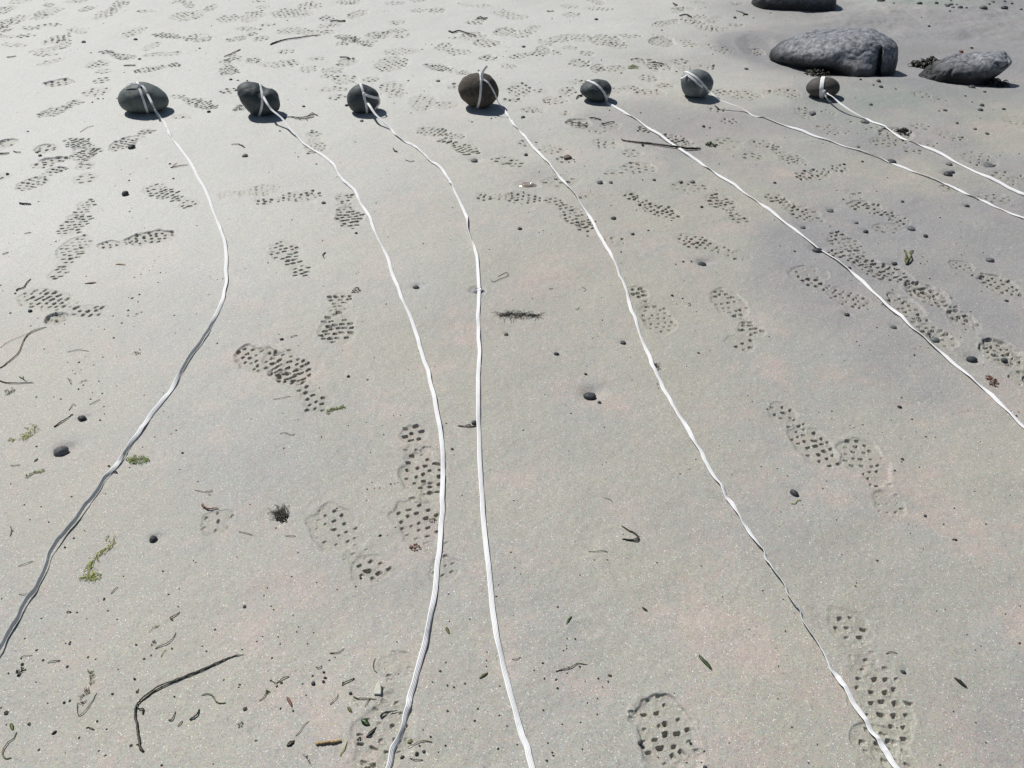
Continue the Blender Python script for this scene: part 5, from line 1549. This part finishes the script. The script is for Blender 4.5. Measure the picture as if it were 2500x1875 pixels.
 ('twig',(2,0),[[(1440,152),(1490,142),(1520,150),(1545,165)]],.006,.008,'weed','dark curled twig far above the sixth tied stone','twig'),
 ('twig',(2,0),[[(1200,545),(1260,550),(1310,555)]],.005,.005,'weed','stick among prints above the sixth tied stone','twig'),
 ('twig',(2,0),[[(300,95),(325,103),(360,98)]],.005,.004,'weed','faint twig near the top edge in the middle','twig'),
]
for i, (nm, tl, lines, r0, r1, mt, lab_, cat) in enumerate(TW):
    rnd = random.Random(100 + i)
    parts = []
    for j, L in enumerate(lines):
        k = 1 if j == 0 else .7
        P = drape(tl, L, (r0 + r1) / 2 * k, rnd, wig=(r0 + r1) * .18, lift=(lambda t, a=.002: a * math.sin(PI * t)))
        if nm == 'twig' and i == 0 and j == 0:      # rests on top of the strap
            for p in P:
                p.z += .0045 * math.exp(-((p.x - P[-14].x) / .09) ** 2)
        rr0, rr1 = r0 * k, r1 * k
        sl = .70 if cat == 'seaweed' and tl[1] >= 1 and i != 1 else (.62 if tl[1] == 0 and i > 0 else .85)
        rr0, rr1 = rr0 * sl, rr1 * sl
        parts.append(tube(P, lambda t, a=rr0, b=rr1: (a + (b - a) * t) * (1 - .5 * max(0, t - .93) / .07) * (.45 + .55 * min(1, t / .06)), rnd))
    vs, fs = merge(parts)
    put(nm, vs, fs, M[mt], lab_, cat, {'twig': "twigs lying on the sand"}.get(nm, "strands and stems of seaweed on the sand"))


def blade(p, ang, L, W, rnd, curl=.3, up=.1, th=.0008):
    """a thin leaf with real thickness"""
    n = 9
    rows = []
    a = ang
    q = p.copy()
    for i in range(n):
        t = i / (n - 1)
        wd = W * (math.sin(PI * min(.97, .06 + t * .92)) ** .6) * (1 + rnd.uniform(-.15, .15))
        z = th + up * L * math.sin(PI * t) * .5
        rows.append((q + Vector((0, 0, z)), Vector((-math.sin(a), math.cos(a), rnd.uniform(-.25, .25))).normalized(), wd / 2))
        q = q + Vector((math.cos(a), math.sin(a), 0)) * (L / (n - 1))
        a += curl / n + rnd.uniform(-.12, .12)
    vs, fs = [], []
    for (c, s, w_) in rows:
        vs += [c - s * w_, c + Vector((0, 0, th)), c + s * w_, c - Vector((0, 0, th))]
    for i in range(n - 1):
        for k in range(4):
            a_, b_ = i * 4 + k, i * 4 + (k + 1) % 4
            fs.append((a_, b_, b_ + 4, a_ + 4))
    fs += [(3, 2, 1, 0), tuple((n - 1) * 4 + k for k in range(4))]
    return vs, fs


# single leaves: tile, x, y, zoomed length, zoomed width, direction on the ground (deg), material, label
LEAF = [
 (2,3,1612,685,0,170,36,-62,'dgreen','slim dark green leaf lying alone at lower right of centre'),
 (2,3,515,345,0,100,24,-130,'dgreen','short green leaf at the rim of the crescent hollow'),
 (2,3,1125,262,0,58,24,-55,'weed','small black leaf in bare sand at lower centre'),
 (3,3,1605,880,0,112,30,-48,'weed','black pointed leaf at the lower right, alone in bare sand'),
 (1,3,1640,440,0,78,28,-75,'olive','small pointed olive leaf between the second and third straps'),
 (1,3,2000,835,0,90,26,-150,'olive','dull olive leaf left of the third strap near the bottom'),
 (1,3,265,1470,0,76,42,35,'weed','blunt black leaf scrap above the bottom edge, left of the orange stick'),
 (1,3,910,1240,0,90,50,-38,'dgreen','crumpled dark green leaf scrap near the bottom, left of the second strap'),
 (1,3,950,1395,0,120,30,50,'weed','narrow black leaf slanting up toward the crumpled green scrap'),
 (1,3,265,1045,0,115,26,-50,'rust','narrow brown leaf slanting down, under the olive strand'),
 (1,3,792,1135,0,66,24,-55,'olive','small olive leaf below the yellowish scrap'),
 (1,3,1305,1435,0,60,44,10,'olive','rounded olive scrap just right of the second strap'),
 (0,3,85,1270,0,80,28,-40,'olive','dark olive leaf by the left edge near the bottom'),
 (0,2,300,670,0,42,20,70,'weed','black comma of leaf above the green sprig at the left'),
 (0,1,735,797,0,95,20,12,'rust','thin red-brown leaf sliver above the leftmost trail print'),
 (0,1,1000,628,0,90,20,10,'tan','pale tan scrap right of the left trail of prints'),
 (3,2,1590,1325,0,44,10,10,'weed','tiny winged black scrap at the far right, lower part'),
]
for i, (c, r, x, y, _, lz, wz, deg, mt, lab_) in enumerate(LEAF):
    rnd = random.Random(500 + i)
    p = gt(c, r, x, y)
    p.z = Hf(p.x, p.y)
    L = zsize(c, r, x, y, lz)
    vs, fs = blade(p, math.radians(deg), L, zsize(c, r, x, y, wz), rnd, curl=rnd.uniform(-.3, .3), up=.08)
    put("fallen_leaf", vs, fs, M[mt], lab_, "leaf", "dead leaves on the sand")

# tufts and wads of weed: tile, x, y, zoomed w, zoomed h, count, kind, material, label
TUFT = [
 (1,2,680,212,150,90,46,'blade','green','bright green feathery sprig left of the second strap'),
 (0,2,1190,648,180,70,60,'wisp','green','rumpled green lump of sea lettuce just right of the first strap'),
 (0,2,305,772,140,90,34,'blade','green','green sprig of weed by the left edge under the grey lumpy pebble'),
 (0,2,110,478,55,45,24,'wisp','yellow','small yellow-green knot of weed at the left edge'),
 (0,2,262,420,110,110,40,'strand','yellow','yellow-green tangle of weed left of the wedge pebble'),
 (0,2,95,70,90,50,26,'strand','weed','black knotted clump with a twig at the left edge, above the pebbles'),
 (0,2,865,1450,190,330,34,'long','yellow','long yellow-green tangle of weed strands at lower left'),
 (0,2,790,1655,190,70,50,'wisp','yellow','pale green crumpled wad of weed under the long tangle'),
 (1,2,215,1075,170,190,70,'fan','weed','black netted fan of dried seaweed in bare sand'),
 (1,1,865,845,70,50,30,'lump','weed','black clump of weed in a scour left of the second strap'),
 (2,1,60,1055,380,34,110,'strand','weed','long black clump of twigs and weed right of the third strap'),
 (2,1,1245,1505,60,70,34,'strand','weed','black weed clump touching the right side of the fourth strap'),
 (2,0,1040,583,82,30,40,'wisp','green','bright green tuft far off between the fifth and sixth stones'),
 (2,0,1715,1260,96,36,50,'lump','dgreen','dark green wad of weed between the fifth and sixth straps'),
 (3,0,1405,515,260,62,150,'lump','weed','low black heap of weed and grit between the two boulders'),
 (3,0,1935,695,200,80,130,'lump','weed','black weedy grit at the right foot of the leaning boulder'),
 (3,0,430,625,220,50,60,'lump','weed','dark weedy bits in front of the large boulder'),
 (3,0,1165,1138,130,40,60,'lump','weed','dark clump of weed in a print touching the rightmost strap'),
 (0,0,2060,930,70,90,40,'strand','weed','dark weed caught at the left foot of the second tied stone'),
 (0,3,172,830,66,60,34,'lump','weed','black crumbly clump at the left edge near the bottom'),
 (0,3,720,1060,90,150,20,'strand','stem','brown tangle of thin stems at bottom left'),
 (0,3,775,890,90,130,16,'blade','olive','small green branch of weed at bottom left'),
 (0,3,1325,460,50,100,14,'blade','green','tiny upright green sprig above the long bent stem'),
 (0,3,1325,582,46,44,16,'strand','weed','tiny black star-like crumb below the upright green sprig'),
 (0,3,2072,1282,46,60,26,'lump','olive','small round olive lump at bottom left of centre'),
 (0,1,600,1640,70,50,14,'blade','olive','little olive sprig above the straight stem with a black tip'),
 (0,1,722,1640,50,40,14,'blade','weed','little black sprig right of the olive one'),
 (0,1,1180,1385,90,50,12,'strand','olive','small olive curl of weed left of the first strap bend'),
 (0,1,1178,1055,40,50,8,'blade','olive','tiny V-shaped green blade among crumbs left of the first strap'),
 (1,3,440,1590,90,90,16,'blade','weed','ragged black leaf cluster at the bottom edge'),
 (1,3,980,1640,110,70,30,'blade','olive','ragged olive weed at the bottom edge left of the second strap'),
 (1,3,855,1100,50,60,12,'blade','yellow','yellow-green scrap above a small olive leaf'),
 (1,3,890,1420,60,70,20,'lump','weed','dark rotten scrap in the print beside the second strap'),
 (1,3,1710,1140,30,24,10,'blade','yellow','tiny yellow star of weed between the second and third straps'),
 (1,2,1370,1390,110,60,36,'lump','rust','rusty brown shell-like scrap in the print left of the second strap'),
 (1,2,1520,1155,70,40,22,'strand','stem','brown knot of fibres on the print beside the second strap'),
 (3,1,1930,1635,84,80,60,'lump','rust','rust-brown lump of weed near the right edge'),
 (3,1,685,380,40,16,10,'blade','rust','small rusty scrap on a print between the fifth and sixth straps'),
 (1,1,680,1270-1270+1265-0,1,1,0,'skip','rust',''),
]


def add_tuft(i, c, r, x, y, wz, hz, cnt, kind, mt, lab_):
    rnd = random.Random(700 + i)
    p = gt(c, r, x, y)
    a = zsize(c, r, x, y, wz) / 2
    b = (gt(c, r, x, y - hz / 2) - gt(c, r, x, y + hz / 2)).length / 2
    b = min(b, a * 2.2)
    parts = []
    tilt = {'strand': .25}.get(kind, 0)
    sz = min(a, b)
    for k in range(cnt):
        u, th = math.sqrt(rnd.random()), rnd.uniform(0, 2 * PI)
        qx, qy = p.x + a * u * math.cos(th), p.y + b * u * math.sin(th)
        z = Hf(qx, qy)
        if kind == 'lump':
            L = sz * rnd.uniform(.25, .6) * (1.7 if mt in ('green', 'yellow') else 1)
            h = sz * .45 * (1 - u * u) * rnd.random()
            parts.append(blade(Vector((qx, qy, z + h)), rnd.uniform(0, 6.28), L, L * rnd.uniform(.35, .8), rnd, rnd.uniform(-2, 2), rnd.uniform(.1, .9), th=L * .05))
        elif kind == 'blade':
            # fronds branching off a bowed stem
            t = k / cnt
            sx, sy = p.x + a * (2 * t - 1) * .9, p.y + b * (2 * t - 1) * .75 * (1 if i % 2 == 0 else -1) + b * .2 * math.sin(5 * t)
            z = Hf(sx, sy)
            d0 = math.atan2(b, a) + rnd.choice((-1, 1)) * rnd.uniform(.4, 1.2)
            L = max(a, b) * rnd.uniform(.3, .6)
            parts.append(blade(Vector((sx, sy, z + .001)), d0, L, L * .16, rnd, rnd.uniform(-.8, .8), rnd.uniform(.1, .5), th=L * .025))
        else:
            L = max(a, b) * (rnd.uniform(.5, 1.1) if kind != 'fan' else rnd.uniform(.5, 1.0))
            if kind == 'long':
                t = rnd.random()
                qx, qy = p.x + a * .35 * math.sin(7 * t) + rnd.uniform(-.2, .5) * a * (1 - t), p.y + b * (1 - 2 * t)
                an_ = -PI / 2 + rnd.uniform(-.6, .6)
                L = b * rnd.uniform(.3, .7)
            elif kind == 'fan':
                an_ = math.radians(115) + rnd.uniform(-.75, .75)
                qx, qy = p.x + a * .3 + rnd.uniform(-.55, .55) * a, p.y - b * .9 + rnd.uniform(0, .7) * b
                L = b * rnd.uniform(.5, 1.15)
            else:
                an_ = rnd.choice((0, PI)) + rnd.gauss(0, .7 if wz > 2.5 * hz else 1.2)
                L *= .6
            pts = []
            w1 = rnd.uniform(-1.5, 1.5) * (2.6 if kind == 'wisp' else 1)
            for q in range(9):
                t = q / 8
                pts.append(Vector((qx, qy, Hf(qx, qy) + sz * .18 * math.sin(PI * t) * rnd.uniform(.5, 1.2) + .001)))
                qx += math.cos(an_) * L / 9
                qy += math.sin(an_) * L / 9
                an_ += w1 / 9 + rnd.uniform(-.3, .3)
            rr = max(.0006, sz * {'strand': .045, 'long': .035, 'fan': .028, 'wisp': .055}[kind]) * rnd.uniform(.7, 1.3)
            parts.append(tube(pts, lambda t, rr=rr: rr * (1 - .5 * t), rnd, 5))
            if kind == 'fan' and k % 2 == 0:
                e_ = pts[-1]
                parts.append(blade(Vector((p.x + a * .35 + rnd.uniform(-.5, .5) * a, p.y - b * .75 + rnd.uniform(-.2, .3) * b, e_.z)), rnd.uniform(0, 6.28), sz * .3, sz * .14, rnd, 1, .5))
    vs, fs = merge(parts)
    put({'lump': 'seaweed_clump', 'blade': 'seaweed_sprig', 'strand': 'seaweed_tangle', 'wisp': 'seaweed_wisp', 'long': 'seaweed_tangle', 'fan': 'seaweed_fan'}[kind], vs, fs, M[mt], lab_, "seaweed", "clumps and sprigs of seaweed")


for i, q in enumerate(TUFT):
    if q[6] != 0 and q[7] != 'skip' and q[5] > 1:
        c, r, x, y, wz, hz, cnt, kind, mt, lab_ = q[:10] if len(q) == 10 else q
        add_tuft(i, c, r, x, y, wz, hz, cnt, kind, mt, lab_)

# the forked green weed at the right
rnd = random.Random(88)
parts = []
for L in ([(1190,625),(1180,570),(1178,540),(1172,500)], [(1190,625),(1215,590),(1222,565),(1215,535),(1250,505)], [(1185,600),(1175,590)], [(1190,625),(1200,605),(1212,598)]):
    P = drape((3, 1), L, .003, rnd, lift=lambda t: .012 * math.sin(PI * t), wig=.0012)
    parts.append(tube(P, lambda t: .0038 * (1 - .5 * t), rnd, 6, .35))
vs, fs = merge(parts)
put("seaweed_sprig", vs, fs, M['olive'], "forked Y-shaped green weed between the fifth and sixth straps", "seaweed", "clumps and sprigs of seaweed")

# a chip of white shell
p = gt(1, 3, 1055, 985)
z = Hf(p.x, p.y)
bm = bmesh.new()
out = [(-.0065, -.012), (.0065, -.012), (.0062, -.002), (.002, .011), (-.001, .012), (-.006, -.002)]
top = [bm.verts.new((x, y, .005 + .25 * (y + .012) + .0015 * math.cos(x * 240))) for x, y in out]
bot = [bm.verts.new((x * 1.08, y, .0015 + .20 * (y + .012))) for x, y in out]
bm.faces.new(top)
bm.faces.new(bot[::-1])
for i in range(6):
    bm.faces.new((top[i], bot[i], bot[(i + 1) % 6], top[(i + 1) % 6]))
bmesh.ops.bevel(bm, geom=bm.edges[:], offset=.0006, segments=2, affect='EDGES')
me = bpy.data.meshes.new("shell_chip")
bm.to_mesh(me)
bm.free()
me.materials.append(M['shell'])
o = bpy.data.objects.new("shell_chip", me)
COL.objects.link(o)
o.location = (p.x, p.y, z)
tag(o, "small white triangular chip of shell in the print left of the second strap", "shell")


# jellyfish-like blobs
def jelly(c, r, x, y, wz, hz, mt, lab_):
    p = gt(c, r, x, y)
    a = zsize(c, r, x, y, wz) / 2
    b = (gt(c, r, x, y - hz / 2) - gt(c, r, x, y + hz / 2)).length / 2
    vs, fs = sph(40, 20)
    out = []
    for v in vs:
        d = math.hypot(v[0], v[1])
        k = 1 + .12 * noise3(v, 1.7, 3)
        zz = max(v[2], -.3)
        out.append(Vector((p.x + v[0] * a * k, p.y + v[1] * b * k, Hf(p.x, p.y) + zz * .007 + .004 * math.exp(-((d - .6) / .15) ** 2) * (v[2] > 0))))
    put("jellyfish", out, fs, M[mt], lab_, "jellyfish", "stranded jellyfish blobs")


jelly(2, 0, 135, 1590, 150, 42, 'jelly', "flat brown stranded jellyfish left of the fourth strap")
jelly(1, 1, 1915, 842, 120, 38, 'jellyg', "clear glassy stranded jellyfish under the third strap")
print("objects", len(bpy.data.objects), "crumbs", ncr)

# ------------------------------------------------------------------ say which one: small repeats are named by their nearest landmark
from bpy_extras.object_utils import world_to_camera_view
bpy.context.view_layer.update()


def scr(o):
    v = world_to_camera_view(sc, cam, o.matrix_world.translation)
    return v.x * 4, -v.y * 3


tops_ = [o for o in bpy.data.objects if o.parent is None and "category" in o.keys()]
small = [o for o in tops_ if o["label"].startswith(("tiny black crumb of dried", "small plain dark or grey"))]
LM = [(o, scr(o)) for o in tops_ if o not in small and o["category"] != "strap" and len(o["label"].split()) <= 10]
bins = {}
for o in small:
    x, y = scr(o)
    l, (lx, ly) = min(LM, key=lambda a: (a[1][0] - x) ** 2 + (a[1][1] - y) ** 2)
    dx, dy = x - lx, y - ly
    where = ("right of" if dx > 0 else "left of") if abs(dx) > abs(dy) else ("below" if dy < 0 else "above")
    what = "grey pebble" if o["category"] == "pebble" else "black crumb"
    bins.setdefault((what, where, l["label"]), []).append((dx * dx + dy * dy, o.name, o))
ORD = ["nearest", "second", "third", "fourth", "fifth", "sixth", "seventh", "eighth", "ninth", "tenth", "eleventh", "twelfth", "thirteenth", "fourteenth", "fifteenth", "sixteenth", "seventeenth", "eighteenth", "nineteenth", "twentieth"]
for (what, where, lb), L in bins.items():
    for k, (_, _, o) in enumerate(sorted(L, key=lambda a: a[:2])):
        o["label"] = "%s %s %s the %s" % (ORD[min(k, 19)], what, where, lb)
